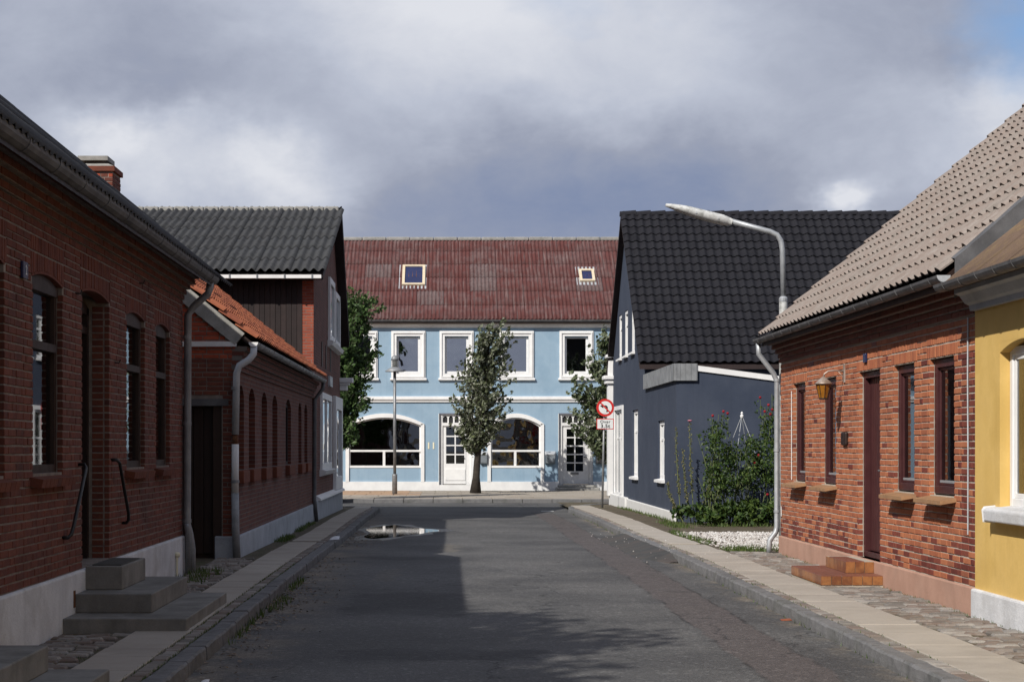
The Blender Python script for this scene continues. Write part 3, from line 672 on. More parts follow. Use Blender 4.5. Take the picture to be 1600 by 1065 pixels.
# asphalt ramp laid against the right kerb, the ragged hem of an old repair
def ramp_mesh():
    mb = MB(); v = []; ny, nx = 24, 6; rr = random.Random(3)
    for j in range(ny + 1):
        y = 25.6 + 9.0 * j / ny; edge = min(1, j / 3, (ny - j) / 3); x0 = 2.93 + (1 - edge) * .35 + rr.uniform(-.03, .03)
        for i in range(nx + 1):
            t = i / nx; x = x0 + (KR + .01 - x0) * t; z = zg(y) - .112 + (.100 * t ** 1.15) * min(1, edge + .15) + rr.uniform(-.004, .004)
            v.append((x, y, z if i else zg(y) - .125))
    f = [(j * (nx + 1) + i, j * (nx + 1) + i + 1, (j + 1) * (nx + 1) + i + 1, (j + 1) * (nx + 1) + i) for j in range(ny) for i in range(nx)]
    return mb.raw(v, f).build('kerb_ramp', 'asphalt_patch', None, 'structure', True)
ramp_mesh()
# puddle in the left gutter
pts = []
for i in range(48):
    a = 2 * math.pi * i / 48; rx = .54 + .10 * math.sin(3 * a + 1) + .05 * math.sin(7 * a); ry = 3.0 + .35 * math.sin(2 * a + .5) + .2 * math.sin(5 * a)
    x = -1.22 + rx * math.cos(a) * (1.6 if math.cos(a) > 0 else 1.0); y = 36.4 + ry * math.sin(a) * (1 - .45 * max(0, math.cos(a))); pts.append((max(x, -1.94), y, zg(y) - .115))
wet = []
for i, (x, y, z) in enumerate(pts):
    k = 1.22 + .10 * math.sin(i * .9) + .07 * math.sin(i * 2.3); xx, yy = max(-1.945, -1.1 + (x + 1.1) * k), 36.4 + (y - 36.4) * k; wet.append((xx, yy, zg(yy) - .1172))
MB().raw([(-1.1, 36.4, zg(36.4) - .1172)] + wet, [(0, 1 + i, 1 + (i + 1) % 48) for i in range(48)]).build('wet_road', 'asphalt_wet', None, 'structure')
MB().raw([(-1.1, 36.4, zg(36.4) - .115)] + pts, [(0, 1 + i, 1 + (i + 1) % 48) for i in range(48)]).build('puddle', 'puddle_water', None, 'structure')
# small broken road marking at the junction
for (x, y, w) in ((2.72, 50.2, .35),):
    MB().box(x, x + w, y, y + .25, zg(y) - .119, zg(y) - .115).build('road_marking', 'white_worn', None, 'structure')

# far pavement in front of the blue house
ZB = -.145
pav_f = sheet('pavement_far', fr_(-14, 16, 10), [58.25, 62, 66, 70.2], lambda x, y: ZB - .02, 'joint_soil')
pc = Pieces('kerb_stone', pav_f, 60); kt = chamfer_block(.98, .16, .25, .015)
for i in range(30): pc.add(kt, 'granite_kerb', Matrix.Translation((-14 + i, 58.2, ZB)))
pc.build('kerb_stones_far')
pc = Pieces('paving_slab', pav_f, 300); ft = chamfer_block(.98, 1.46, .06, .006)
for j in range(7):
    for i in range(24):
        x, y = -10 + i, 59.1 + 1.5 * j
        pc.add(ft, 'far_paving_tan' if (x < -1.4 and j >= 3) else 'far_paving', Matrix.Translation((x + (.5 if j % 2 else 0), y, ZB + random.uniform(-.006, .004))))
pc.build('paving_slabs_far')

# driveway gravel, soil bed
yard = sheet('yard_ground', fr_(5.2, 16, 6), fr_(26.2, 39, 13), lambda x, y: zg(y) - .03, 'soil')
sheet('verge_ground', [4.2, 4.7, 5.3], fr_(26.2, 53, 27), lambda x, y: zg(y) - .012, 'soil')
def gravel():
    ico = [(0, 0, 1), (.89, 0, .45), (.28, .85, .45), (-.72, .53, .45), (-.72, -.53, .45), (.28, -.85, .45), (.72, .53, -.45), (-.28, .85, -.45), (-.89, 0, -.45), (-.28, -.85, -.45), (.72, -.53, -.45), (0, 0, -1)]
    fc = [(0, 1, 2), (0, 2, 3), (0, 3, 4), (0, 4, 5), (0, 5, 1), (1, 6, 2), (2, 7, 3), (3, 8, 4), (4, 9, 5), (5, 10, 1), (6, 7, 2), (7, 8, 3), (8, 9, 4), (9, 10, 5), (10, 6, 1), (11, 7, 6), (11, 8, 7), (11, 9, 8), (11, 10, 9), (11, 6, 10)]
    I = np.array(ico); V, Fs, n = [], [], 0
    while n < 4190:
        if n < 4100: x, y = random.uniform(4.34, 6.9), random.uniform(27.2, 33.6)
        else: x, y = random.uniform(2.85, 4.3), random.uniform(25, 36)
        if n < 4100 and x < 4.62 + .4 * math.sin(y * 1.3) * .4 and random.random() < .7: continue
        if n >= 4100 and random.random() < .5 and 3.0 < x < 3.4: continue
        z = zg(y) + (.0 if x > KR else -.112 + (.10 * max(0, (x - 2.93) / .5)))
        s = random.uniform(.012, .030) if n < 4100 else random.uniform(.006, .014)
        a = random.uniform(0, 6.28); c_, s_ = math.cos(a), math.sin(a)
        Q = I * np.array([s, s * random.uniform(.6, 1), s * random.uniform(.5, .8)]); Q = np.stack([Q[:, 0] * c_ - Q[:, 1] * s_, Q[:, 0] * s_ + Q[:, 1] * c_, Q[:, 2]], 1)
        V.append(Q + np.array([x, y, z + s * .25])); Fs += [tuple(i + 12 * n for i in f) for f in fc]; n += 1
    me = bpy.data.meshes.new('gravel'); me.from_pydata(np.concatenate(V).tolist(), [], Fs)
    tag(finish('gravel', me, 'pebble', None, 'stuff'), 'pale gravel strewn over the driveway beside the navy house', 'gravel')
gravel()

# ================================================================== shared house pieces
def pane(fr, u0, u1, z0, z1, d, mat, parent): return MB().fbox(fr, u0, u1, d - .004, d + .004, z0, z1).build('pane', mat, parent)
def gable_roof(mb, x0, x1, y0, y1, ze, zr, axis, th=.12):
    """plain closed roof body with the ridge along an axis, its top skin just under the covering"""
    if axis == 'y':
        xm = (x0 + x1) / 2; prof = [(x0, ze), (xm, zr), (x1, ze), (x1, ze - th), (xm, zr - th), (x0, ze - th)]
        v = [(x, y0, z) for x, z in prof] + [(x, y1, z) for x, z in prof]
    else:
        ym = (y0 + y1) / 2; prof = [(y0, ze), (ym, zr), (y1, ze), (y1, ze - th), (ym, zr - th), (y0, ze - th)]
        v = [(x0, y, z) for y, z in prof] + [(x1, y, z) for y, z in prof]
    f = [(i, (i + 1) % 6, 6 + (i + 1) % 6, 6 + i) for i in range(6)] + [(0, 1, 4, 5), (1, 2, 3, 4), (6, 7, 10, 11), (7, 8, 9, 10)]
    return mb.raw(v, f)

# ================================================================== RIGHT BRICK HOUSE
def right_brick_house():
    fr = Fr('y', 5.07, -1); U0, U1 = 16.56, 26.3
    h = thing('brick_house', 'sunlit red brick cottage with grey roof tiles and a maroon door', 'house', (5.07, 21.4, 0))
    wins = [(17.28, 18.18), (18.76, 19.64), (22.55, 23.45), (24.49, 25.36)]; door = (20.26, 21.30)
    ops = [(a, b_, 1.10, 2.52) for a, b_ in wins] + [(door[0], door[1], .25, 2.52)]
    lint = [(a - .10, b_ + .10, 2.52, 2.79) for a, b_ in wins + [door]]
    mb = wall_mesh(MB(), fr, U0, U1, .2, 3.2, ops); mb.box(5.37, 13.9, U1 - .3, U1, -.3, 3.2); mb.box(13.6, 13.9, U0, U1 - .3, -.3, 3.2)
    mb.raw([(5.1, U1, 3.2), (13.9, U1, 3.2), (9.5, U1, 6.95), (5.1, U1 - .3, 3.2), (13.9, U1 - .3, 3.2), (9.5, U1 - .3, 6.95)], [(0, 1, 2), (5, 4, 3), (0, 2, 5, 3), (1, 4, 5, 2)])
    wall = mb.build('wall', 'mortar_pale', h)
    MB().fbox(fr, U0 - .005, U1 + .02, -.3, .035, -.3, .25).build('plinth', 'plinth_pink', h, bevel=.012)
    pc = Pieces('brick', wall, 300)
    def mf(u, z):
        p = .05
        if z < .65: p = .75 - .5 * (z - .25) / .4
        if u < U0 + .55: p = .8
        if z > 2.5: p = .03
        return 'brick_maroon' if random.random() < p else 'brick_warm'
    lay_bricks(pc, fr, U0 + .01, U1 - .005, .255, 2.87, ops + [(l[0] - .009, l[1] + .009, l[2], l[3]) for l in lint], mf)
    pc.build('bricks_upper')
    for l in lint:
        lp = Pieces('soldier', wall, 0); soldiers(lp, fr, l[0], l[1], 2.525, 2.785, 'brick_warm'); lp.build('lintel')
    cor = MB()
    steps = [(2.875, .035), (2.942, .05), (3.009, .095), (3.076, .15), (3.143, .20)]
    for z, d in steps: cor.fbox(fr, U0 + .002, U1 - .002, -.05, d - .008, z, z + .0667)
    co = cor.build('cornice', 'mortar_grey', h)
    pc = Pieces('cornice_brick', co, 0)
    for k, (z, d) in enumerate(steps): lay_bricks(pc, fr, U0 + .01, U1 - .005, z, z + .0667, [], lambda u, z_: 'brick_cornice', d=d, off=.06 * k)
    pc.build('cornice_bricks')
    # roof
    pitch = math.atan(.86); ez, ex = 3.265, 4.79
    roof = gable_roof(MB(), ex, 2 * 9.5 - ex, U0 + .02, U1 + .06, ez - .02, ez - .02 + .86 * (9.5 - ex), 'y').build('roof', 'wood_dark', h)
    tp = pantile(.245, .352, h=.042, lift=.036, style='flat')
    pc = Pieces('roof_tile', roof, 300)
    s = Vector((math.cos(pitch), 0, math.sin(pitch))); B = roof_frame((ex - .03, U1 + .07, ez), (0, -1, 0), s)
    ncol = 40
    for j in range(18):
        for i in range(ncol):
            pc.add(tp, 'tile_grey', B @ Matrix.Translation((.12 + i * .2435, j * .352, random.uniform(-.004, .004))) @ Matrix.Rotation(random.uniform(-.008, .008), 4, 'Z'))
    pc.build('roof_tiles_upper')
    # dark flashing that closes the step down to the yellow house's roof
    fl = MB(); n = 14; v = []
    for i in range(n + 1):
        x = ex + .06 + (9.4 - ex) * i / n; z = ez + .86 * (x - ex)
        v += [(x, U0 - .012, z - .30), (x, U0 - .02, z + .085 + random.uniform(-.008, .008)), (x, U0 + .10, z + .105)]
    fl.raw(v, [(3 * i + k, 3 * i + k + 1, 3 * i + k + 4, 3 * i + k + 3) for i in range(n) for k in range(2)]).build('flashing', 'zinc_dark', h)
    MB().fbox(fr, U0, U1 + .05, .20, .255, 3.16, 3.25).build('fascia', 'wood_dark', h)
    g = half_gutter(fr, .335, 3.24, .068, U0 - .05, U1 + .18, h, 'zinc_dark', .62, 'zinc_light')
    dp = MB().tube([fr.P(26.36, .335, 3.19), fr.P(26.37, .33, 3.02), fr.P(26.38, .10, 2.72), fr.P(26.38, .05, 2.6), fr.P(26.38, .05, .38), fr.P(26.37, .07, .3), fr.P(26.36, .16, .18), fr.P(26.36, .17, .1), fr.P(26.36, .17, -.02)], .04, 12).build('drainpipe', 'galvanised', h, smooth=True)
    for z in (2.62, 1.55, .62): MB().lathe([(.048, -.02), (.048, .02)], fr.P(26.38, .05, z), 14).build('pipe_clamp', 'galvanised', dp)
    # windows
    for k, (a, b_) in enumerate(wins):
        w = rect_frame(MB(), fr, a + .01, b_ - .01, 1.115, 2.51, .085, -.13, -.045)
        rect_frame(w, fr, a + .095, b_ - .095, 1.20, 2.425, .03, -.12, -.07)
        wn = w.build('window', 'maroon_paint', h, bevel=.006)
        pane(fr, a + .11, b_ - .11, 1.215, 2.41, -.095, 'pane_clear', wn)
        MB().fbox(fr, a + .125, b_ - .125, -.09, -.07, 1.230, 1.255).build('glazing_bar', 'galvanised', wn)
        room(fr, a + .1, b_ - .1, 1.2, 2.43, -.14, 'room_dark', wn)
        if k != 1: MB().fbox(fr, b_ - .50, b_ - .12, -.20, -.19, 1.22, 2.42).build('curtain', 'blind_grey', wn)
        sl = MB(); nt = 7
        base = MB().fbox(fr, a - .06, b_ + .02, -.13, .02, 1.045, 1.085).build('sill', 'mortar_grey', wn)
        for i in range(nt):
            ua = a - .07 + (b_ - a + .10) * i / nt; ub = ua + (b_ - a + .10) / nt - .006
            v = [fr.P(ua, -.05, 1.10), fr.P(ub, -.05, 1.10), fr.P(ub, .17, 1.062), fr.P(ua, .17, 1.062), fr.P(ua, -.05, 1.06), fr.P(ub, -.05, 1.06), fr.P(ub, .17, 1.022), fr.P(ua, .17, 1.022)]
            sl.raw(v, [(0, 1, 2, 3), (7, 6, 5, 4), (0, 4, 5, 1), (1, 5, 6, 2), (2, 6, 7, 3), (3, 7, 4, 0)])
        so = sl.build('sill_tiles', 'sill_tile', wn); so['kind'] = 'stuff'
    # door
    a, b_ = door
    dmb = rect_frame(MB(), fr, a + .005, b_ - .005, .26, 2.51, .07, -.16, -.05)
    dr = dmb.build('door', 'maroon_paint', h, bevel=.006)
    nb = 8
    for i in range(nb):
        ua = a + .08 + (b_ - a - .16) * i / nb; ub = ua + (b_ - a - .16) / nb - .008
        MB().fbox(fr, ua, ub, -.15, -.11, .33, 2.44).build('plank', 'maroon_paint', dr, bevel=.008)
    MB().fbox(fr, a + .07, b_ - .07, -.175, -.15, .33, 2.44).build('door_back', 'maroon_paint', dr)
    MB().fbox(fr, a + .07, b_ - .07, -.17, -.07, .26, .33).build('threshold', 'maroon_paint', dr)
    MB().fbox(fr, a + .15, a + .20, -.11, -.095, 1.18, 1.42).tube([fr.P(a + .175, -.10, 1.32), fr.P(a + .175, -.05, 1.32), fr.P(a + .29, -.05, 1.32)], .011, 8).build('door_handle', 'steel_grey', dr)
    # lantern on a bracket
    LY, LX = 22.04, 4.79
    lan = MB().fbox(fr, LY - .03, LY + .03, 0, .025, 2.42, 2.66).build('wall_lantern', 'copper_dull', h, bevel=.006)
    MB().tube([(5.05, LY, 2.56), (4.93, LY, 2.575), (4.85, LY, 2.565), (4.80, LY, 2.53), (LX, LY, 2.485)], .011, 8).tube([(5.05, LY, 2.44), (5.03, LY, 2.50), (4.98, LY, 2.56)], .006, 6).build('bracket_arm', 'copper_dull', lan, smooth=True)
    MB().lathe([(.012, .16), (.03, .145), (.05, .125), (.105, .075), (.112, .062), (.10, .058)], (LX, LY, 2.34), 18).build('lamp_cap', 'copper_dull', lan, smooth=True)
    MB().lathe([(.05, -.125), (.055, -.12), (.094, .056), (.09, .058)], (LX, LY, 2.34), 8).build('lamp_glass', 'amber_glass', lan)
    rb = MB()
    for k in range(8):
        q = 2 * math.pi * k / 8; rb.tube([(LX + .056 * math.cos(q), LY + .056 * math.sin(q), 2.22), (LX + .096 * math.cos(q), LY + .096 * math.sin(q), 2.397)], .004, 5)
    rb.lathe([(.05, -.135), (.06, -.13), (.06, -.118), (.05, -.115)], (LX, LY, 2.34), 16).build('lamp_cage', 'black_iron', lan)
    MB().fbox(fr, 21.86, 22.10, .0, .05, 1.62, 1.79).build('letter_box', 'wood_dark', h, bevel=.02)
    MB().fbox(fr, 20.86, 20.98, .008, .035, 2.62, 2.73).build('number_plate', 'plate_blue', h, bevel=.006)
    MB().tube([fr.P(25.42, .015, 1.12), fr.P(25.425, .015, 2.42)], .007, 6).tube([fr.P(26.2, .015, .55), fr.P(26.22, .015, .7)], .006, 6).build('wall_cable', 'white_worn', h)
    MB().tube([fr.P(16.80, .015, .75), fr.P(16.80, .014, 1.6), fr.P(16.81, .015, 2.3), fr.P(16.80, .015, 2.86)], .008, 6).build('corner_cable', 'zinc_light', h)
    # tiled steps
    st = thing('tiled_steps', 'two brown glazed tile steps below the maroon door', 'steps', (4.7, 20.9, 0))
    for nm, x0, y0, y1, z0, z1, nx, ny in (('step', 4.32, 20.0, 21.75, -.05, .112, 6, 10), ('step', 4.70, 20.42, 21.5, .112, .25, 3, 7)):
        so = MB().box(x0 + .008, 5.036, y0 + .008, y1 - .008, z0, z1 - .006).build(nm, 'grout', st)
        pc = Pieces('step_tile', so, 60, view=lambda p: True); g = .007
        wx, wy = (5.035 - x0) / nx, (y1 - y0) / ny
        tf = ([(-wx / 2 + g / 2, 0, 0), (wx / 2 - g / 2, 0, 0), (wx / 2 - g / 2, 0, z1 - max(z0, 0) - .012), (-wx / 2 + g / 2, 0, z1 - max(z0, 0) - .012)] + [(-wx / 2 + g / 2, .012, 0), (wx / 2 - g / 2, .012, 0), (wx / 2 - g / 2, .012, z1 - max(z0, 0) - .012), (-wx / 2 + g / 2, .012, z1 - max(z0, 0) - .012)], [(0, 1, 2, 3), (0, 4, 5, 1), (1, 5, 6, 2), (2, 6, 7, 3), (3, 7, 4, 0)])
        hh = z1 - max(z0, 0) - .012
        ts = ([(0, -wy / 2 + g / 2, 0), (0, wy / 2 - g / 2, 0), (0, wy / 2 - g / 2, hh), (0, -wy / 2 + g / 2, hh), (.012, -wy / 2 + g / 2, 0), (.012, wy / 2 - g / 2, 0), (.012, wy / 2 - g / 2, hh), (.012, -wy / 2 + g / 2, hh)], tf[1])
        for i in range(nx): pc.add(tf, 'step_tile', Matrix.Translation((x0 + (i + .5) * wx, y0, max(z0, 0) + .004)))
        for j in range(ny): pc.add(ts, 'step_tile', Matrix.Translation((x0, y0 + (j + .5) * wy, max(z0, 0) + .004)))
        tt = chamfer_block(wx * 2 - g, wy * 2 - g, .012, .002)
        for i in range(max(1, nx // 2)):
            for j in range(ny // 2): pc.add(tt, 'step_tile_top', Matrix.Translation((x0 + (2 * i + 1) * wx, y0 + (2 * j + 1) * wy, z1)))
        pc.build('step_tiles_rest')
right_brick_house()

# ================================================================== YELLOW HOUSE
def yellow_house():
    fr = Fr('y', 5.045, -1); U0, U1 = -14.0, 16.54
    h = thing('yellow_house', 'yellow rendered house with white plinth at the right edge', 'house', (5.045, 6, 0))
    ops = [(14.55, 15.80, 1.03, 2.56), (11.2, 12.45, 1.03, 2.56), (7.6, 8.85, 1.03, 2.56), (3.0, 4.25, 1.03, 2.56)]
    mb = wall_mesh(MB(), fr, U0, U1, .2, 2.92, ops); mb.box(5.345, 13.9, U0, U0 + .3, -.3, 2.92); mb.box(13.6, 13.9, U0 + .3, U1, -.3, 2.92)
    for a, b_, z0, z1 in ops:
        ar = arc_pts(a, b_, z1 - .10, .095); mb.fprism(fr, ar + [(b_, z1 + .001), (a, z1 + .001)], -.299, -.001)
    mb.build('wall', 'yellow_render', h)
    MB().fbox(fr, U0, U1 + .004, -.3, .045, -.3, .25).build('plinth', 'plinth_white', h, bevel=.02)
    c = MB(); 
    c.fsweep(fr, [(-.2, 2.90), (.05, 2.90), (.06, 2.95), (.10, 2.97), (.15, 3.04), (.20, 3.06), (.20, 3.12), (-.2, 3.12)], U0, U1)
    c.build('cornice', 'plinth_bluegrey', h)
    ez, ex = 3.11, 4.755
    roof = gable_roof(MB(), ex + .05, 2 * 9.5 - ex - .05, U0, U1 - .02, ez + .03, ez + .81 * (9.5 - ex) - .01, 'y', .05).build('roof', 'roof_brown', h)
    B = roof_frame((ex - .02, U1 - .03, ez + .01), (0, -1, 0), (math.cos(math.atan(.81)), 0, math.sin(math.atan(.81))))
    cs = corrugated(.9, 1.15, waves=9, amp=.014, seg=4); pc = Pieces('roof_sheet', roof, 60)
    for j in range(5):
        for i in range(9): pc.add(cs, 'roof_brown', B @ Matrix.Translation((.45 + i * .9, j * 1.15, 0)))
    pc.build('roof_sheets_rest')
    half_gutter(fr, .315, 3.15, .072, 6, U1 + .06, h, 'zinc_dark', .5, 'zinc_light')
    for a, b_, z0, z1 in ops:
        w = rect_frame(MB(), fr, a + .005, b_ - .005, z0 + .03, z1 - .05, .075, -.16, -.09)
        rect_frame(w, fr, a + .08, b_ - .08, z0 + .105, z1 - .125, .045, -.15, -.105)
        wn = w.build('window', 'white_paint', h, bevel=.006)
        pane(fr, a + .12, b_ - .12, z0 + .14, z1 - .16, -.125, 'pane_clear', wn)
        room(fr, a + .1, b_ - .1, z0 + .1, z1 - .1, -.17, 'room_pale', wn, 1.0)
        MB().fsweep(fr, [(-.12, z0 + .035), (.10, z0 + .012), (.115, z0 - .01), (.105, z0 - .11), (-.02, z0 - .12)], a - .13, b_ + .13).build('sill', 'plinth_white', wn, bevel=.012)
    # a plant on the window board
    p = thing('potted_plant', 'small bushy pot plant standing inside the yellow house window', 'plant', (5.33, 15.32, 1.16))
    MB().lathe([(.05, 0), (.07, .01), (.085, .12), (.08, .12)], (5.33, 15.32, 1.14), 14).build('pot', 'sill_tile', p)
    leaf_cloud('leaves', p, [((5.33, 15.32, 1.40), (.13, .13, .15))], 420, .035, 'leaf_light')
def leaf_cloud(name, parent, blobs, n, size, mat, jitter=.5, wind=None, kind=None, hollow=.35, droop=0.0):
    """leaf-sized bent quads spread through a set of ellipsoids"""
    og = np.array(org(parent)); tot = sum(b_[1][0] * b_[1][1] * b_[1][2] for b_ in blobs); V = []; 
    for c, r in blobs:
        k = max(6, int(n * r[0] * r[1] * r[2] / tot))
        d = rng.normal(size=(k, 3)); d /= np.linalg.norm(d, axis=1)[:, None]
        rad = (hollow + (1 - hollow) * rng.random(k)) ** .6
        P = np.array(c) + d * rad[:, None] * np.array(r) * (1 + .15 * rng.normal(size=(k, 1)))
        a = rng.normal(size=(k, 3)); 
        if wind is not None: a = a * .6 + np.array(wind)
        a[:, 2] -= droop; a /= np.linalg.norm(a, axis=1)[:, None]
        b2 = np.cross(a, rng.normal(size=(k, 3))); b2 /= np.linalg.norm(b2, axis=1)[:, None]; nn = np.cross(a, b2)
        s = (size * (1 + jitter * (rng.random(k) - .5) * 1.4))[:, None]
        V.append(np.stack([P - a * s * .5, P + b2 * s * .36 + nn * s * .10, P + a * s * .55, P - b2 * s * .36 + nn * s * .10], 1))
    V = np.concatenate(V); m = len(V); F = [(4 * i, 4 * i + 1, 4 * i + 2, 4 * i + 3) for i in range(m)]
    me = bpy.data.meshes.new(name); me.from_pydata((V.reshape(-1, 3) - og).tolist(), [], F)
    return finish(name, me, mat, parent, kind)
yellow_house()

# ================================================================== LEFT NEAR BRICK HOUSE
def left_brick_house():
    fr = Fr('y', -3.4, 1); U0, U1 = 9.0, 22.1
    h = thing('brick_house', 'shaded dark red brick house with arched windows at the left', 'house', (-3.4, 15, 0))
    wins = [(12.1, 13.22), (14.12, 15.22), (18.25, 19.35), (20.08, 21.08)]; doors = [(16.02, 17.32), (9.87, 11.17)]
    ops = [(a, b_, 1.38, 3.06) for a, b_ in wins] + [(a, b_, .49, 3.10) for a, b_ in doors]
    snap = lambda z: .475 + round((z - .475) / .0667) * .0667
    lint = [(o[0] - .06, o[1] + .06, o[3] - .07, snap(o[3] + .30)) for o in ops]
    mb = wall_mesh(MB(), fr, U0, U1, .3, 3.8, ops); ach = MB()
    for i, (a, b_, z0, z1) in enumerate(ops): ach.fprism(fr, arc_pts(a - .02, b_ + .02, z1 - .065, .058) + [(b_ + .02, z1 + .02), (a - .02, z1 + .02)], -.12, .004)
    mb.box(-12.6, -3.7, U1 - .3, U1, -.3, 3.8); mb.box(-12.6, -3.7, U0, U0 + .3, -.3, 3.8); mb.box(-12.9, -12.6, U0, U1, -.3, 3.8)
    for y in (U0, U1 - .3): mb.raw([(-3.42, y, 3.8), (-12.9, y, 3.8), (-8.1, y, 7.6), (-3.42, y + .3, 3.8), (-12.9, y + .3, 3.8), (-8.1, y + .3, 7.6)], [(0, 1, 2), (5, 4, 3), (0, 2, 5, 3), (1, 4, 5, 2)])
    wall = mb.build('wall', 'mortar_grey', h)
    ach.build('arches', 'brick_sooty_shade', wall)['kind'] = 'stuff'
    MB().fbox(fr, U0, U1 - .02, -.3, .04, -.35, .47).build('plinth', 'plinth_white', h, bevel=.02)
    pc = Pieces('brick', wall, 300)
    lay_bricks(pc, fr, U0, U1 - .005, .475, 3.475, ops + [(l[0] - .009, l[1] + .009, l[2], l[3]) for l in lint], lambda u, z: 'brick_sooty_shade')
    pc.build('bricks_upper')
    for l, o in zip(lint, ops):
        lp = Pieces('soldier', wall, 0); soldiers(lp, fr, l[0], l[1], o[3] + .012, l[3] - .006, 'brick_sooty_shade', arch=.07); lp.build('lintel')
    # brick reveals on the far side of each opening
    rv = Pieces('reveal_brick', wall, 300)
    for a, b_, z0, z1 in ops[4:]:
        fx = Fr('x', b_, -1); z = .481; k = 0
        while z < z1 - .14:
            rv.add(btpl(fx, .108, .0535), 'brick_sooty_shade', Matrix.Translation((-3.4 - .112, b_ - .004, z + .027))); z += .0667; k += 1
    rv.build()
    steps = [(3.475, .03), (3.542, .06), (3.609, .11), (3.675, .17), (3.742, .22)]
    cor = MB()
    for z, d in steps: cor.fbox(fr, U0 + .002, U1 - .002, -.05, d - .008, z, z + .0667)
    co = cor.build('cornice', 'mortar_grey', h)
    pc = Pieces('cornice_brick', co, 0)
    for k, (z, d) in enumerate(steps): lay_bricks(pc, fr, U0 + .01, U1 - .005, z, z + .0667, [], lambda u, z_: 'brick_cornice', d=d, off=.06 * k)
    pc.build('cornice_bricks')
    half_gutter(fr, .37, 3.77, .095, U0, U1 + .12, h, 'zinc_dark', .95)
    ez, ex, sl = 3.775, -3.01, .82
    roof = gable_roof(MB(), -13.2, ex, U0 - .1, U1 + .14, ez - .03, ez - .03 + sl * (-8.1 - ex) * -1, 'y', .1).build('roof', 'wood_dark', h)
    p = math.atan(sl); B = roof_frame((ex + .04, U0 - .1, ez), (0, 1, 0), (-math.cos(p), 0, math.sin(p)))
    cs = corrugated(1.03, 1.25, waves=6, amp=.017, seg=5, lift=.006); pc = Pieces('roof_sheet', roof, 90)
    for j in range(6):
        for i in range(14): pc.add(cs, 'sheet_grey', B @ Matrix.Translation((.515 + i * 1.03, j * 1.25 if j else -.04, random.uniform(0, .006))))
    pc.build('roof_sheets_rest')
    dp = MB().tube([fr.P(22.02, .37, 3.70), fr.P(22.02, .36, 3.62), fr.P(22.03, .34, 3.55), fr.P(22.05, .16, 3.40), fr.P(22.05, .08, 3.28), fr.P(22.05, .07, .62), fr.P(22.06, .10, .5), fr.P(22.06, .13, .3), fr.P(22.06, .13, -.05)], .048, 12).build('drainpipe', 'zinc', h, smooth=True)
    for z in (3.0, 1.9, .66): MB().lathe([(.056, -.022), (.056, .022)], fr.P(22.05, .07, z), 14).build('pipe_clamp', 'zinc', dp)
    MB().tube([fr.P(21.86, .09, .62), fr.P(21.92, .10, .52), fr.P(21.94, .10, -.05)], .034, 10).build('waste_pipe', 'zinc', h, smooth=True)
    for k, (a, b_) in enumerate(wins):
        z0, z1 = 1.38, 3.06
        w = MB(); u0, u1 = a + .005, b_ - .005; D0, D1 = -.125, -.05
        w.fbox(fr, u0, u0 + .07, D0, D1, z0, z1 - .15); w.fbox(fr, u1 - .07, u1, D0, D1, z0, z1 - .15); w.fbox(fr, u0 + .07, u1 - .07, D0, D1, z0, z0 + .07)
        w.fbox(fr, u0 + .07, u1 - .07, D0, D1 + .02, 2.42, 2.49); w.fprism(fr, [(u0, z1 - .15), (u1, z1 - .15)] + arc_pts(u0, u1, z1 - .085, .075)[::-1], D0, D1 + .015)
        wn = w.build('window', 'wood_brown', h)
        pane(fr, u0 + .07, u1 - .07, z0 + .07, 2.42, -.09, 'pane_clear', wn); pane(fr, u0 + .07, u1 - .07, 2.49, z1 - .15, -.09, 'pane_clear', wn)
        MB().fbox(fr, u0 + .07, u1 - .07, -.121, -.115, 2.491, z1 - .151).build('blind', 'curtain', wn)
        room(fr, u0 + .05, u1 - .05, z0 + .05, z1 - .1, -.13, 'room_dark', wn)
        MB().fbox(fr, u0 + .071, u1 - .071, -.121, -.115, z0 + .071, 2.419).build('curtain', 'curtain', wn)
        sb = MB()
        for i in range(9):
            ua = a - .09 + (b_ - a + .18) * i / 9; ub = ua + (b_ - a + .18) / 9 - .010
            sb.raw([fr.P(ua, -.1, 1.375), fr.P(ub, -.1, 1.375), fr.P(ub, .115, 1.335), fr.P(ua, .115, 1.335), fr.P(ua, -.1, 1.29), fr.P(ub, -.1, 1.29), fr.P(ub, .10, 1.265), fr.P(ua, .10, 1.265)], [(0, 1, 2, 3), (7, 6, 5, 4), (0, 4, 5, 1), (1, 5, 6, 2), (2, 6, 7, 3), (3, 7, 4, 0)])
        sb.build('sill', 'brick_cornice', wn)['kind'] = 'stuff'
    for a, b_ in doors:
        z0, z1 = .49, 3.10; D0 = -.30
        dm = MB(); dm.fbox(fr, a, a + .08, D0, D0 + .1, z0, z1 - .12).fbox(fr, b_ - .08, b_, D0, D0 + .1, z0, z1 - .12).fbox(fr, a + .08, b_ - .08, D0, D0 + .1, 2.72, 2.79)
        dm.fprism(fr, [(a, z1 - .18), (b_, z1 - .18)] + arc_pts(a, b_, z1 - .125, .11)[::-1], D0, D0 + .1)
        dr = dm.build('door', 'wood_dark', h)
        MB().fbox(fr, a + .08, b_ - .08, D0 - .02, D0 + .02, z0, 2.72).build('door_leaf', 'wood_dark', dr)
        for i in range(6):
            ua = a + .10 + (b_ - a - .20) * i / 6; MB().fbox(fr, ua + .008, ua + (b_ - a - .20) / 6 - .008, D0 + .02, D0 + .05, 1.30, 2.66).build('plank', 'wood_dark', dr, bevel=.01)
        MB().fbox(fr, a + .12, b_ - .12, D0 + .02, D0 + .045, .62, 1.18).build('panel', 'wood_dark', dr, bevel=.012)
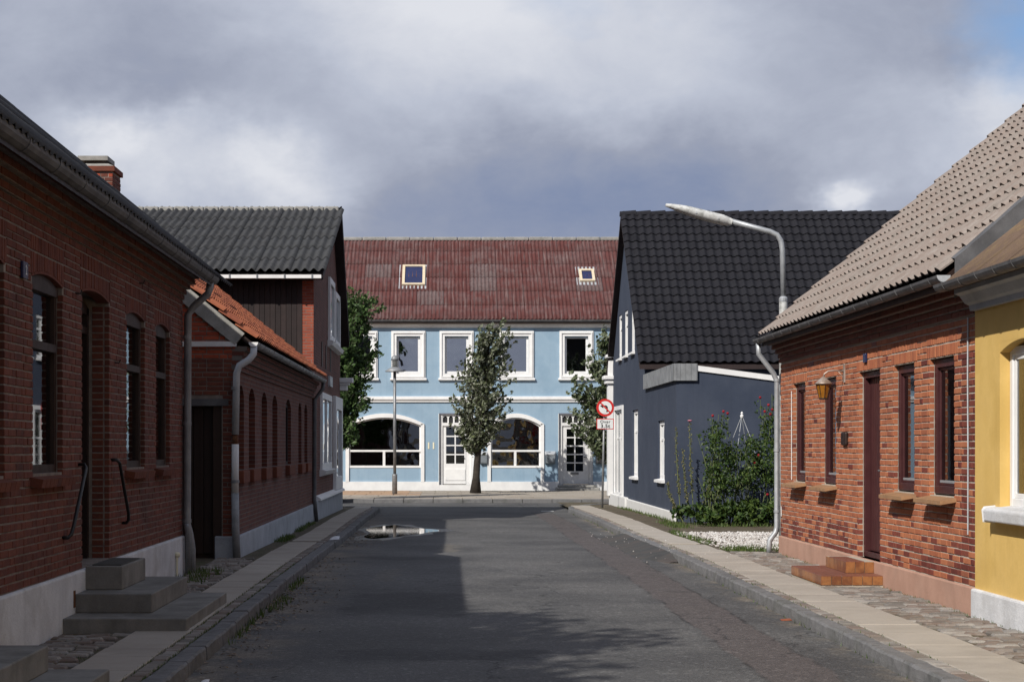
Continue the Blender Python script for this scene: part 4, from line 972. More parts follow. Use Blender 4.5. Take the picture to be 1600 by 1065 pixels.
        pane(fr, a + .08, b_ - .08, 2.79, z1 - .17, D0 + .04, 'pane_clear', dr); room(fr, a + .06, b_ - .06, 2.75, z1 - .1, D0 - .01, 'room_dark', dr, .3)
        MB().tube([fr.P(a + .17, D0 + .02, 1.40), fr.P(a + .17, D0 + .09, 1.40), fr.P(a + .30, D0 + .09, 1.40)], .012, 8).build('door_handle', 'steel_grey', dr)
    for (ya, za, yb, zb) in ((15.86, 1.44, 15.26, .83), (17.42, 1.47, 17.98, .84)):
        e = .03 if yb > ya else -.03
        MB().tube([fr.P(ya, 0, za), fr.P(ya, .06, za), fr.P(ya + e, .085, za - .03), fr.P(yb - e * 1.5, .085, zb + .07), fr.P(yb, .075, zb), fr.P(yb + e, .05, zb - .03), fr.P(yb + e, 0, zb - .03)], .017, 10).build('handrail', 'black_iron', h, smooth=True)
    pl = MB().fbox(fr, 13.70, 13.86, .01, .035, 2.94, 3.075).build('number_plate', 'plate_blue', h, bevel=.006)
    text_mesh('numeral', '2', .11, Matrix.Translation(fr.P(13.78, .038, 3.005)) @ FACE_XP, 'sign_white', pl)
    MB().fbox(fr, 15.50, 15.56, .04, .048, .16, .31).build('vent_plate', 'rust', h)
    MB().tube([fr.P(21.3, .06, .02), fr.P(21.3, .06, .24)], .014, 8).lathe([(.02, -.03), (.035, -.01), (.035, .02), (.02, .035)], fr.P(21.3, .065, .27), 12).build('tap', 'plate_cream', h)
    for (u, z) in ((19.0, 3.40), (17.6, 2.46), (15.75, 3.0)): MB().tube([fr.P(u, 0, z), fr.P(u, .05, z - .005), fr.P(u, .065, z + .03)], .008, 6).build('hook', 'black_iron', h)
    for off, lab in ((0, 'three worn concrete steps up to the dark wooden door'), (-6.15, 'concrete steps cut off by the bottom left corner')):
        st = thing('entrance_steps', lab, 'steps', (-3.0, 16.4 + off, 0), 'concrete steps before the left house')
        for x1, y0, y1, z0, z1 in ((-2.28, 15.07, 17.8, -.05, .105), (-2.67, 15.58, 17.7, .105, .277), (-3.02, 16.02, 17.25, .277, .495)):
            MB().box(-3.362, x1, y0 + off, y1 + off, z0, z1).build('step', 'concrete_step', st, bevel=.010)
        if off == 0:
            m = thing('door_mat', 'thin dark mat on the top concrete step', 'mat', (-3.2, 16.6, .495))
            MB().box(-3.32, -3.05, 16.12, 17.1, .496, .506).build('mat', 'mat_dark', m, bevel=.004)
left_brick_house()

# ================================================================== LEFT LOW BRICK HOUSE WITH RED TILES
def low_brick_house():
    fr = Fr('y', -3.1, 1); fg = Fr('x', 25.2, -1); U0, U1 = 25.2, 39.42
    h = thing('brick_house', 'low brick house with an orange tiled roof and a long wall of blind windows', 'house', (-3.1, 32, 0))
    nic = [(25.55, 26.25), (26.9, 27.75), (28.75, 29.6), (30.5, 31.4), (33.0, 34.1), (35.8, 36.55), (37.3, 38.1)]
    ops = [(a, b_, 1.26, 2.53) for a, b_ in nic]
    mb = wall_mesh(MB(), fr, U0 + .3, U1, .1, 3.1, ops, .12)
    for i, (a, b_, z0, z1) in enumerate(ops): mb.fprism(fr, arc_pts(a, b_, z1 - .16, .155) + [(b_, z1 + .001), (a, z1 + .001)], -.12, -.001)
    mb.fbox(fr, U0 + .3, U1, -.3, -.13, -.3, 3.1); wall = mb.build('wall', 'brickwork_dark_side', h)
    MB().fbox(fr, U0 - .02, U1, -.3, .05, -.5, .30).build('plinth', 'plinth_bluegrey', h, bevel=.015)
    for k, (a, b_, z0, z1) in enumerate(ops):
        MB().fbox(fr, a - .05, b_ + .05, -.10, .09, 1.06, 1.25).build('sill', 'brick_cornice', h, bevel=.015)
        if k == 4:
            wn = rect_frame(MB(), fr, a + .01, b_ - .01, z0, z1 - .1, .06, -.125, -.06).fbox(fr, (a + b_) / 2 - .03, (a + b_) / 2 + .03, -.12, -.07, z0 + .06, z1 - .16).build('window', 'wood_black', h)
            pane(fr, a + .07, b_ - .07, z0 + .06, z1 - .16, -.10, 'pane_clear', wn); MB().fbox(fr, a + .01, b_ - .01, -.129, -.126, z0, z1).build('interior', 'room_dark', wn)
    steps = [(2.72, .03), (2.79, .05), (2.86, .10), (2.93, .12), (3.0, .17)]
    c = MB()
    for z, d in steps: c.fbox(fr, U0 - .01, U1, -.05, d, z, z + .0667)
    c.build('cornice', 'brickwork_dark_side', h)
    # gable towards the camera, with a gate in it
    ez, ex, sl = 3.15, -2.86, .81
    gate = (-4.45, -3.30, -.05, 2.20)
    gw = MB(); gw.fbox(fg, -9, gate[0], -.3, 0, -.3, 3.1).fbox(fg, gate[0], gate[1], -.3, 0, 2.20, 3.1).fbox(fg, gate[1], -3.1, -.3, 0, -.3, 3.1)
    gw.fprism(fg, [(-3.1, 3.1), (-8.2, 3.1 + sl * 5.1), (-13, 3.1), (-9, 3.1)], -.3, 0)
    gable = gw.build('gable_wall', 'mortar_grey', h)
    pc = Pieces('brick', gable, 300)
    lay_bricks(pc, fg, -5.2, -3.10, .02, 5.0, [(-4.47, -3.28, -.1, 2.30)], lambda u, z: 'brick_red' if z > 2.9 else 'brick_sooty_shade', clip=lambda z: (-5.2, -3.10 if z < 3.08 else -3.10 - (z - 3.08) / sl - .02))  # dark below, red above: neighbour's cast shadow put into the brick colour
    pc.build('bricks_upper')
    MB().fbox(fg, gate[0] - .15, gate[1] + .1, -.05, .03, 2.20, 2.30).build('lintel', 'zinc_dark', h)
    gt = MB().fbox(fg, gate[0], gate[0] + .09, -.16, -.04, -.05, 2.2).fbox(fg, gate[1] - .13, gate[1], -.16, -.03, -.05, 2.2).fbox(fg, gate[0], gate[1], -.2, -.17, -.05, 2.2).build('gate', 'wood_brown', h)
    for i in range(6):
        ua = gate[0] + .10 + i * .155; MB().fbox(fg, ua, ua + .147, -.165, -.12, .04, 2.17).build('plank', 'wood_dark', gt, bevel=.006)
    MB().fbox(fg, -5.0, -3.08, -.02, .06, 3.06, 3.135).build('white_band', 'white_worn', h)
    zr = lambda x: ez + sl * (ex - x)
    MB().fprism(fg, [(ex - .10, zr(ex - .10) + .02), (-6.5, zr(-6.5) + .02), (-6.5, zr(-6.5) - .26), (ex - .24, zr(ex - .24) - .26)], -.02, .065).build('verge_coping', 'ridge_concrete', h)
    roof = gable_roof(MB(), -13.5, ex, U0 - .04, U1, ez - .02, zr(-8.2) - .02, 'y', .08).build('roof', 'wood_dark', h)
    p = math.atan(sl); B = roof_frame((ex + .05, U0 - .10, ez), (0, 1, 0), (-math.cos(p), 0, math.sin(p)))
    tp = pantile(.235, .31, h=.055, lift=.045, n=6); pc = Pieces('roof_tile', roof, 300)
    for j in range(15):
        for i in range(61): pc.add(tp, 'tile_red', B @ Matrix.Translation((.12 + i * .2335, j * .31, random.uniform(-.006, .006))) @ Matrix.Rotation(random.uniform(-.015, .015), 4, 'Z'))
    pc.build('roof_tiles_rest')
    half_gutter(fr, .275, 3.12, .07, U0 - .12, U1 - .1, h, 'zinc', .7, 'white_paint')
    dp = MB().tube([(-2.825, 25.14, 3.07), (-2.83, 25.13, 2.95), (-2.90, 25.1, 2.86), (-3.03, 25.08, 2.78), (-3.07, 25.08, 2.66), (-3.085, 25.08, 1.78)], .052, 12).build('drainpipe', 'zinc_light', h, smooth=True)
    MB().tube([(-3.087, 25.08, 1.64), (-3.09, 25.08, .92)], .052, 12).build('pipe_length', 'white_worn', dp, smooth=True)
    MB().tube([(-3.086, 25.08, 1.80), (-3.087, 25.08, 1.62)], .040, 12).build('broken_joint', 'rust', dp, smooth=True)
    MB().tube([(-3.09, 25.08, .93), (-3.08, 25.06, .4), (-3.06, 25.04, -.03)], .056, 12).build('pipe_foot', 'zinc', dp, smooth=True)
    for z in (2.45, 1.1): MB().lathe([(.060, -.022), (.060, .022)], (-3.088, 25.08, z), 14).build('pipe_clamp', 'zinc', dp)
    MB().tube([fr.P(39.2, .275, 3.07), fr.P(39.2, .26, 2.92), fr.P(39.15, .08, 2.66), fr.P(39.15, .07, .45), fr.P(39.2, .12, -.1)], .045, 10).build('far_drainpipe', 'zinc_dark', h, smooth=True)
    # chimney
    ch = MB().box(-5.96, -5.36, 27.6, 28.25, 4.6, 6.02).build('chimney', 'mortar_grey', h)
    pc = Pieces('chimney_brick', ch, 200)
    lay_bricks(pc, Fr('x', 27.6, -1), -5.965, -5.355, 4.9, 6.0, [], lambda u, z: 'brick_red' if random.random() < .15 else 'brick_sooty_shade')
    lay_bricks(pc, Fr('y', -5.36, 1), 27.6, 28.25, 4.9, 6.0, [], lambda u, z: 'brick_sooty_shade'); pc.build()
    MB().box(-6.0, -5.32, 27.56, 28.29, 6.00, 6.08).build('chimney_collar', 'brick_cornice', ch)
    MB().raw([(-5.99, 27.57, 6.08), (-5.33, 27.57, 6.08), (-5.33, 28.28, 6.08), (-5.99, 28.28, 6.08), (-5.86, 27.68, 6.14), (-5.46, 27.68, 6.14), (-5.46, 28.17, 6.14), (-5.86, 28.17, 6.14)], [(4, 5, 6, 7), (0, 1, 5, 4), (1, 2, 6, 5), (2, 3, 7, 6), (3, 0, 4, 7)]).build('chimney_flaunching', 'ridge_concrete', ch)
    MB().box(-5.92, -5.44, 27.62, 28.2, 6.18, 6.25).box(-5.84, -5.52, 27.75, 28.1, 6.13, 6.19).build('chimney_cap', 'ridge_concrete', ch)
low_brick_house()

# ================================================================== LEFT TALL GABLE HOUSE
def tall_gable_house():
    fr = Fr('y', -3.07, 1); ff = Fr('x', 39.5, -1)
    h = thing('gable_house', 'tall brick gable house with black timber cladding and a grey corrugated roof', 'house', (-3.07, 44.5, -.1))
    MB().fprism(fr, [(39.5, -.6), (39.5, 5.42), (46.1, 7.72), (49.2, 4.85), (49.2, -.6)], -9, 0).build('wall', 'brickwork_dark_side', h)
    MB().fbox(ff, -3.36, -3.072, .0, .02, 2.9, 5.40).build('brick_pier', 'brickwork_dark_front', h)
    u = -7.0
    while u < -3.40:
        MB().fbox(ff, u, u + .118, .0, .03 + random.uniform(-.004, .004), 2.9, 5.40).build('board', 'wood_black', h, bevel=.008); u += .1225
    MB().fprism(ff, [(-3.38, 3.55), (-3.05, 3.30), (-3.05, 3.22), (-3.38, 3.45)], .03, .09).build('fascia', 'white_worn', h)
    MB().fbox(fr, 39.55, 49.25, -.05, .07, -.6, .36).build('plinth', 'plinth_bluegrey', h, bevel=.015)
    MB().fsweep(fr, [(0, .36), (.13, .36), (.12, .41), (.02, .47), (0, .47)], 40.0, 49.3).build('plinth_ledge', 'white_paint', h)
    # roof: long raised slope to the front, short steep one behind
    rf = MB(); x0, x1 = -12.5, -2.83
    prof = [(39.1, 5.52), (46.1, 7.86), (49.6, 4.62), (49.6, 4.46), (46.1, 7.68), (39.1, 5.38)]
    rf.raw([(x0, y, z) for y, z in prof] + [(x1, y, z) for y, z in prof], [(i, (i + 1) % 6, 6 + (i + 1) % 6, 6 + i) for i in range(6)] + [(0, 1, 4, 5), (1, 2, 3, 4), (6, 7, 10, 11), (7, 8, 9, 10)])
    roof = rf.build('roof', 'wood_black', h)
    s = Vector((0, 7.0, 2.34)).normalized(); B = roof_frame((x1 - 9.6, 39.02, 5.54), (1, 0, 0), s)
    cs = corrugated(.8, 1.22, waves=4, amp=.038, seg=6, lift=.025); pc = Pieces('roof_sheet', roof, 120)
    for j in range(6):
        for i in range(12): pc.add(cs, 'sheet_grey', B @ Matrix.Translation((.4 + i * .8, j * 1.215, random.uniform(0, .002))))
    pc.build('roof_sheets_rest')
    s2 = Vector((0, -3.5, 3.24)).normalized(); B2 = roof_frame((x1, 49.66, 4.62), (-1, 0, 0), s2); pc = Pieces('rear_sheet', roof, 0)
    for j in range(4):
        for i in range(12): pc.add(cs, 'sheet_grey', B2 @ Matrix.Translation((.4 + i * .8, j * 1.2, 0)))
    pc.build('rear_sheets')
    for i in range(24): MB().box(x0 + i * .4, x0 + i * .4 + .39, 45.98, 46.22, 7.86, 7.99 + random.uniform(0, .012)).build('ridge_tile', 'ridge_concrete', roof, bevel=.03)
    g = MB().box(-7.2, -2.86, 38.94, 39.06, 5.40, 5.48).build('gutter', 'white_paint', h)
    for i in range(7): MB().box(-6.8 + i * .62, -6.77 + i * .62, 38.92, 38.94, 5.39, 5.49).build('bracket', 'zinc', g)
    # windows with white surrounds on the street gable
    def sw(a, b_, z0, z1, nleaf, sill=True):
        w = rect_frame(MB(), fr, a, b_, z0, z1, .16, 0, .07); st_ = (b_ - a - .32) / nleaf
        for i in range(1, nleaf): w.fbox(fr, a + .16 + i * st_ - .07, a + .16 + i * st_ + .07, 0, .06, z0 + .16, z1 - .16)
        wn = w.build('window', 'white_paint', h, bevel=.01)
        for i in range(nleaf): pane(fr, a + .16 + i * st_ + (.07 if i else 0), a + .16 + (i + 1) * st_ - (.07 if i < nleaf - 1 else 0), z0 + .16, z1 - .16, .02, 'pane_sky', wn)
        if sill: MB().fsweep(fr, [(0, z0 - .16), (.12, z0 - .12), (.16, z0 - .02), (.10, z0), (0, z0)], a - .12, b_ + .12).build('sill', 'white_worn', wn)
    sw(44.15, 46.0, 4.32, 5.95, 1); sw(46.35, 48.3, 4.32, 5.78, 1); sw(41.4, 44.8, 1.05, 2.92, 2)
    d = rect_frame(MB(), fr, 46.05, 49.0, .45, 2.96, .35, 0, .09).build('shop_front', 'white_paint', h, bevel=.01); pane(fr, 46.4, 48.65, .8, 2.61, .03, 'pane_sky', d)
    MB().box(-3.08, -2.80, 48.9, 49.35, 3.35, 3.42).box(-3.08, -2.70, 48.85, 49.4, 3.42, 3.55).box(-3.08, -2.86, 48.95, 49.3, 3.2, 3.35).build('corner_cap', 'white_paint', h, bevel=.02)
    MB().fbox(fr, 44.3, 45.3, 0, .05, 3.16, 3.42).build('wall_plaque', 'zinc_light', h)
    for u_ in (41.9, 43.3, 44.9): MB().fbox(fr, u_, u_ + .14, 0, .02, 3.55, 4.15).build('wall_anchor', 'black_iron', h)
tall_gable_house()

# ================================================================== BLUE HOUSE
BY, BS = 70.0, 70.0 / F_PX
bx = lambda p: (p - 700) * BS
bz = lambda p: EYE + (698 - p) * BS
def blue_house():
    fr = Fr('x', BY, -1); U0, U1 = -14.0, 17.0
    h = thing('blue_house', 'pale blue two storey house with white trim closing the street', 'house', (1.5, BY, ZB))
    up = [(537, 590), (611.4, 664.6), (686.8, 740), (780, 834), (874, 927), (968, 1021)]
    shops = [(540, 663), (761.5, 850)]; doors = [(686, 741), (873, 927)]
    ops = [(bx(a + 8), bx(b_ - 8), bz(586), bz(527)) for a, b_ in up]
    ops += [(bx(a + 5), bx(b_ - 5), bz(729), bz(652)) for a, b_ in shops] + [(bx(a), bx(b_), bz(757), bz(645)) for a, b_ in doors]
    wm = wall_mesh(MB(), fr, U0, U1, -.4, bz(503), ops); wm.box(U0, U1, BY + .3, BY + .5, -.4, -.35)
    for a, b_ in shops: wm.fprism(fr, arc_pts(bx(a + 5), bx(b_ - 5), bz(664), (664 - 652.5) * BS) + [(bx(b_ - 5), bz(652) + .001), (bx(a + 5), bz(652) + .001)], -.2, -.001)
    wm.box(U0, U0 + .3, BY + .3, BY + 10, -.4, 6.6).box(U1 - .3, U1, BY + .3, BY + 10, -.4, 6.6).build('wall', 'blue_render', h)
    pl = MB(); xs = [U0] + [v for a, b_ in doors for v in (bx(a), bx(b_))] + [U1]
    for i in range(0, len(xs), 2): pl.fbox(fr, xs[i], xs[i + 1], 0, .05, -.4, bz(752))
    for a, b_ in doors: pl.fbox(fr, bx(a), bx(b_), -.2, .045, -.4, bz(757))
    pl.build('plinth', 'white_paint', h)
    MB().fsweep(fr, [(0, bz(628)), (.06, bz(628)), (.07, bz(625)), (.12, bz(624)), (.12, bz(620)), (.05, bz(619)), (0, bz(619))], U0, U1).build('string_course', 'white_paint', h)
    MB().fsweep(fr, [(0, bz(512)), (.05, bz(512)), (.07, bz(508.5)), (.16, bz(508)), (.18, bz(503.5)), (0, bz(503.5))], U0, U1).build('cornice', 'white_paint', h)
    half_gutter(fr, .30, bz(500.5), .085, U0, U1, h, 'zinc_dark', 0)
    # roof
    ez, rz, ry = bz(501), 10.57, BY + 5.0
    sl = (rz - ez) / (ry - BY + .3); roof = gable_roof(MB(), U0, U1, BY - .3, 2 * ry - BY + .3, ez - .03, rz - .03, 'x', .1).build('roof', 'wood_dark', h)
    s = Vector((0, 1, sl)).normalized(); nx = 29; B = roof_frame((bx(521.5) - 10 * 1.1, BY - .36, ez), (1, 0, 0), s)
    slope = (Vector((0, ry - BY + .36, (rz - ez) * 1.0))).length; nr = 6; rl = slope / nr
    cs = corrugated(1.1, rl, waves=7, amp=.024, seg=6, lift=.02, lap=.06); pc = Pieces('roof_sheet', roof, 250)
    pale = {(15, 3): 1, (15, 2): 1, (13, 1): 1, (11, 3): 1, (19, 2): 1}
    for j in range(nr):
        for i in range(nx):
            m = 'sheet_weathered' if pale.get((i, j), 0) or random.random() < .02 else 'sheet_maroon'
            pc.add(cs, m, B @ Matrix.Translation((.55 + i * 1.1, j * rl, random.uniform(0, .01))))
    pc.build('roof_sheets_rest')
    for i in range(30): MB().box(U0 + i * 1.03, U0 + i * 1.03 + 1.015, ry - .22, ry + .22, rz - .05, rz + .10 + random.uniform(0, .02)).build('ridge_tile', 'ridge_concrete', roof, bevel=.04)
    # skylights
    for (pa, pb, ya, yb) in ((628, 664, 449, 418.5), (906, 930, 443, 425)):
        def on_roof(py):
            k = (698 - py) / F_PX; t = (EYE + k * BY - .3 * k - ez + .0) / (sl - k); return (BY - .3 + t, ez + sl * t)
        (y0, z0), (y1, z1) = on_roof(yb + (ya - yb)), on_roof(yb); xc = (pa + pb) / 2; W = (pb - pa) * (y0 / F_PX); X = (xc - 700) * y0 / F_PX
        Lg = math.hypot(y1 - y0, z1 - z0); Bk = roof_frame((X, y0, z0), (1, 0, 0), s)
        def bb(mb, a0, a1, b0, b1, c0, c1):
            v = [Bk @ Vector(q) for q in ((a0, b0, c0), (a1, b0, c0), (a1, b1, c0), (a0, b1, c0), (a0, b0, c1), (a1, b0, c1), (a1, b1, c1), (a0, b1, c1))]
            return mb.raw([tuple(q) for q in v], [(0, 3, 2, 1), (4, 5, 6, 7), (0, 1, 5, 4), (1, 2, 6, 5), (2, 3, 7, 6), (3, 0, 4, 7)])
        w = MB(); f = .11; bb(w, -W / 2, -W / 2 + f, 0, Lg, .04, .16); bb(w, W / 2 - f, W / 2, 0, Lg, .04, .16); bb(w, -W / 2 + f, W / 2 - f, 0, f, .04, .16); bb(w, -W / 2 + f, W / 2 - f, Lg - f, Lg, .04, .16)
        sk = w.build('skylight', 'pine_frame', h)
        bb(MB(), -W / 2 + f, W / 2 - f, f, Lg - f, .09, .11).build('pane', 'plate_blue', sk)
        fl = MB(); bb(fl, -W / 2 - .13, W / 2 + .13, -.22, .0, .05, .075); bb(fl, -W / 2 - .13, W / 2 + .13, Lg, Lg + (.12 if W > .8 else .3), .05, .075); bb(fl, -W / 2 - .13, -W / 2, 0, Lg, .05, .07); bb(fl, W / 2, W / 2 + .13, 0, Lg, .05, .07)
        fl.build('flashing', 'zinc_light', sk)
    # upper windows
    for k, (a, b_) in enumerate(up):
        A, B2, z0, z1 = bx(a), bx(b_), bz(593), bz(517)
        w = rect_frame(MB(), fr, A, B2, z0 + .04, z1, .21, 0, .06); rect_frame(w, fr, A + .05, B2 - .05, z0 + .09, z1 - .05, .05, .06, .10)
        rect_frame(w, fr, A + .21, B2 - .21, z0 + .25, z1 - .21, .09, -.14, -.06)
        wn = w.build('window', 'white_paint', h)
        MB().fsweep(fr, [(0, z0 - .03), (.10, z0 - .03), (.12, z0 + .02), (.08, z0 + .06), (0, z0 + .06)], A - .05, B2 + .05).build('sill', 'white_paint', wn)
        pane(fr, A + .29, B2 - .29, z0 + .33, z1 - .29, -.11, 'pane_sky' if k != 4 else 'pane_clear', wn)
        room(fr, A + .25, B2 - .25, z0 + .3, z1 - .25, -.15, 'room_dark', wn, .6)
        if k in (1, 2): MB().fbox(fr, A + .27, B2 - .27, -.26, -.25, z0 + .3, z1 - .3).build('blind', 'blind_grey', wn)
    # shop windows
    for k, (a, b_) in enumerate(shops):
        A, B2 = bx(a), bx(b_); zs, rise = bz(662), (662 - 645.5) * BS; w_ = .14
        outer = arc_pts(A, B2, zs, rise, 16); inner = arc_pts(A + w_, B2 - w_, zs - .06, rise - .11, 16); nn = len(outer)
        w = MB(); v = [fr.P(u, .06, z) for u, z in outer] + [fr.P(u, .06, z) for u, z in inner] + [fr.P(u, -.1, z) for u, z in outer] + [fr.P(u, -.1, z) for u, z in inner]
        w.raw(v, [(i, i + 1, nn + i + 1, nn + i) for i in range(nn - 1)] + [(nn + i, nn + i + 1, 3 * nn + i + 1, 3 * nn + i) for i in range(nn - 1)] + [(i + 1, i, 2 * nn + i, 2 * nn + i + 1) for i in range(nn - 1)])
        w.fbox(fr, A, A + w_, -.1, .06, bz(752), zs - .002).fbox(fr, B2 - w_, B2, -.1, .06, bz(752), zs - .002)
        w.fbox(fr, A + w_, B2 - w_, -.12, .02, bz(730.5), bz(727)).fbox(fr, A + w_, B2 - w_, -.12, .0, bz(705.5), bz(702.5))
        m = (bx(600) if k == 0 else bx(805)); w.fbox(fr, m - .05, m + .05, -.12, -.002, bz(727) + .002, bz(705.5) - .002)
        i2 = arc_pts(A + w_, B2 - w_, zs - .06, rise - .11, 16); i3 = arc_pts(A + w_ + .06, B2 - w_ - .06, zs - .11, rise - .12, 16)
        v = [fr.P(u, -.05, z) for u, z in i2] + [fr.P(u, -.05, z) for u, z in i3]
        w.raw(v, [(i, i + 1, nn + i + 1, nn + i) for i in range(nn - 1)])
        w.fbox(fr, A + w_, A + w_ + .06, -.11, -.05, bz(727), zs - .06).fbox(fr, B2 - w_ - .06, B2 - w_, -.11, -.05, bz(727), zs - .06)
        wn = w.build('shop_window', 'white_paint', h)
        MB().fprism(fr, [(B2 - w_, bz(729)), (A + w_, bz(729))] + arc_pts(A + w_, B2 - w_, zs - .06, rise - .11, 16), -.10, -.095).build('pane', 'pane_shop', wn)
        room(fr, A + w_, B2 - w_, bz(729), bz(653), -.2, 'room_dark', wn, 1.6)
        for i in range(7):
            if k: 
                u = A + .5 + i * .22; MB().tube([fr.P(u, -.6, bz(700)), fr.P(u + .03, -.6, bz(690)), fr.P(u - .03, -.6, bz(675)), fr.P(u, -.6, bz(655))], .06, 6).build('shop_stripe', ('sill_tile', 'wood_brown')[i % 2], wn)  # wavy brown tubes shaped to stand in for the street's reflection in the glass
            else: MB().fbox(fr, A + .6 + i * .35, A + .72 + i * .35, -.9, -.85, bz(715), bz(660)).build('shop_stripe', 'blind_grey' if i % 3 == 0 else 'wood_brown', wn)
    # doors
    for k, (a, b_) in enumerate(doors):
        A, B2 = bx(a), bx(b_); zt = bz(646); zb = bz(757); D = -.20
        w = MB(); w.fbox(fr, A, A + .14, D, D + .1, zb, zt).fbox(fr, B2 - .14, B2, D, D + .1, zb, zt).fbox(fr, A + .14, B2 - .14, D, D + .1, bz(665), bz(660)).fbox(fr, A + .14, B2 - .14, D, D + .08, zt - .05, zt)
        n = 5; st_ = (B2 - A - .28) / n
        for i in range(n):
            u0 = A + .14 + i * st_; ar = arc_pts(u0 + .03, u0 + st_ - .03, bz(652.5), .08, 8)
            w.fprism(fr, [(u0, bz(660)), (u0 + .03, bz(660))] + ar + [(u0 + st_ - .03, bz(660)), (u0 + st_, bz(660)), (u0 + st_, zt - .05), (u0, zt - .05)], D + .01, D + .06)
        w.fbox(fr, A - .02, A, -.2, .02, zb, zt)
        dr = w.build('door', 'white_paint' if k == 0 else 'white_worn', h)
        MB().fbox(fr, A + .14, B2 - .14, D + .015, D + .02, bz(660), zt - .05).build('fanlight_pane', 'room_dark', dr)
        la, lb = (A + .18, B2 - .34) if k == 0 else (A + .20, B2 - .18); rows = 4 if k == 0 else 5
        pa, pb, pz0, pz1 = (bx(697), bx(725.6), bz(724), bz(667)) if k == 0 else (bx(885.7), bx(911.6), bz(736), bz(670))
        lf = wall_mesh(MB(), fr, la, lb, zb + .03, bz(665), [(pa, pb, pz0, pz1)], .05, D + .05)
        for i in range(1, rows): z = pz0 + (pz1 - pz0) * i / rows; lf.fbox(fr, pa, pb, D + .005, D + .045, z - .025, z + .025)
        m = (pa + pb) / 2; lf.fbox(fr, m - .025, m + .025, D + .004, D + .046, pz0, pz1)
        lf.fbox(fr, pa - .03, pb + .03, D + .05, D + .07, zb + .18, pz0 - .22) if k == 0 else None
        lf.fbox(fr, A + .14, la, D, D + .03, zb, bz(665)).fbox(fr, lb, B2 - .14, D, D + .03, zb, bz(665)); leaf = lf.build('door_leaf', 'white_paint' if k == 0 else 'white_worn', dr)
        MB().fbox(fr, pa, pb, D + .018, D + .022, pz0, pz1).build('pane', 'pane_clear', dr); MB().fbox(fr, pa, pb, D - .02, D - .01, pz0, pz1).build('interior', 'room_dark', dr)
        hx = lb - .08; MB().tube([fr.P(hx, D + .05, bz(714)), fr.P(hx, D + .11, bz(714)), fr.P(hx - .12, D + .11, bz(714))], .018, 8).build('door_handle', 'black_iron', dr)
        if k: MB().fbox(fr, bx(892), bx(904.5), D + .05, D + .07, bz(741), bz(737.5)).build('letter_slot', 'steel_grey', dr)
    for (a, b_, m) in ((750.5, 760.5, 'mail_grey'), (852, 867, 'mail_grey'), (931, 948, 'zinc_dark')):
        mb_ = MB().fsweep(fr, [(.0, bz(724)), (.13, bz(724)), (.15, bz(722)), (.17, bz(710)), (.0, bz(706))], bx(a), bx(b_)).build('mailbox', m, h, bevel=.015)
        MB().fsweep(fr, [(.0, bz(706.5)), (.185, bz(710.5)), (.19, bz(709)), (.0, bz(704.5))], bx(a) - .02, bx(b_) + .02).build('lid', 'zinc_light' if m == 'mail_grey' else m, mb_)
    text_mesh('house_number', '11', .36, Matrix.Translation(fr.P(bx(673.5), .012, bz(696.5))) @ FACE_CAM, 'plate_cream', h, 1.1, .012)
    MB().fbox(fr, bx(953), bx(958), 0, .08, bz(756), bz(668)).build('pilaster', 'white_paint', h)
    st = thing('stone_steps', 'low worn stone step below the right white door', 'steps', (bx(900), BY - .4, ZB))
    MB().box(bx(868), bx(934), BY - 1.0, BY - .06, ZB - .05, ZB + .12).build('step', 'ridge_concrete', st, bevel=.03); MB().box(bx(871), bx(930), BY - .62, BY - .06, ZB + .12, bz(757) + .0).build('step', 'ridge_concrete', st, bevel=.03)
blue_house()

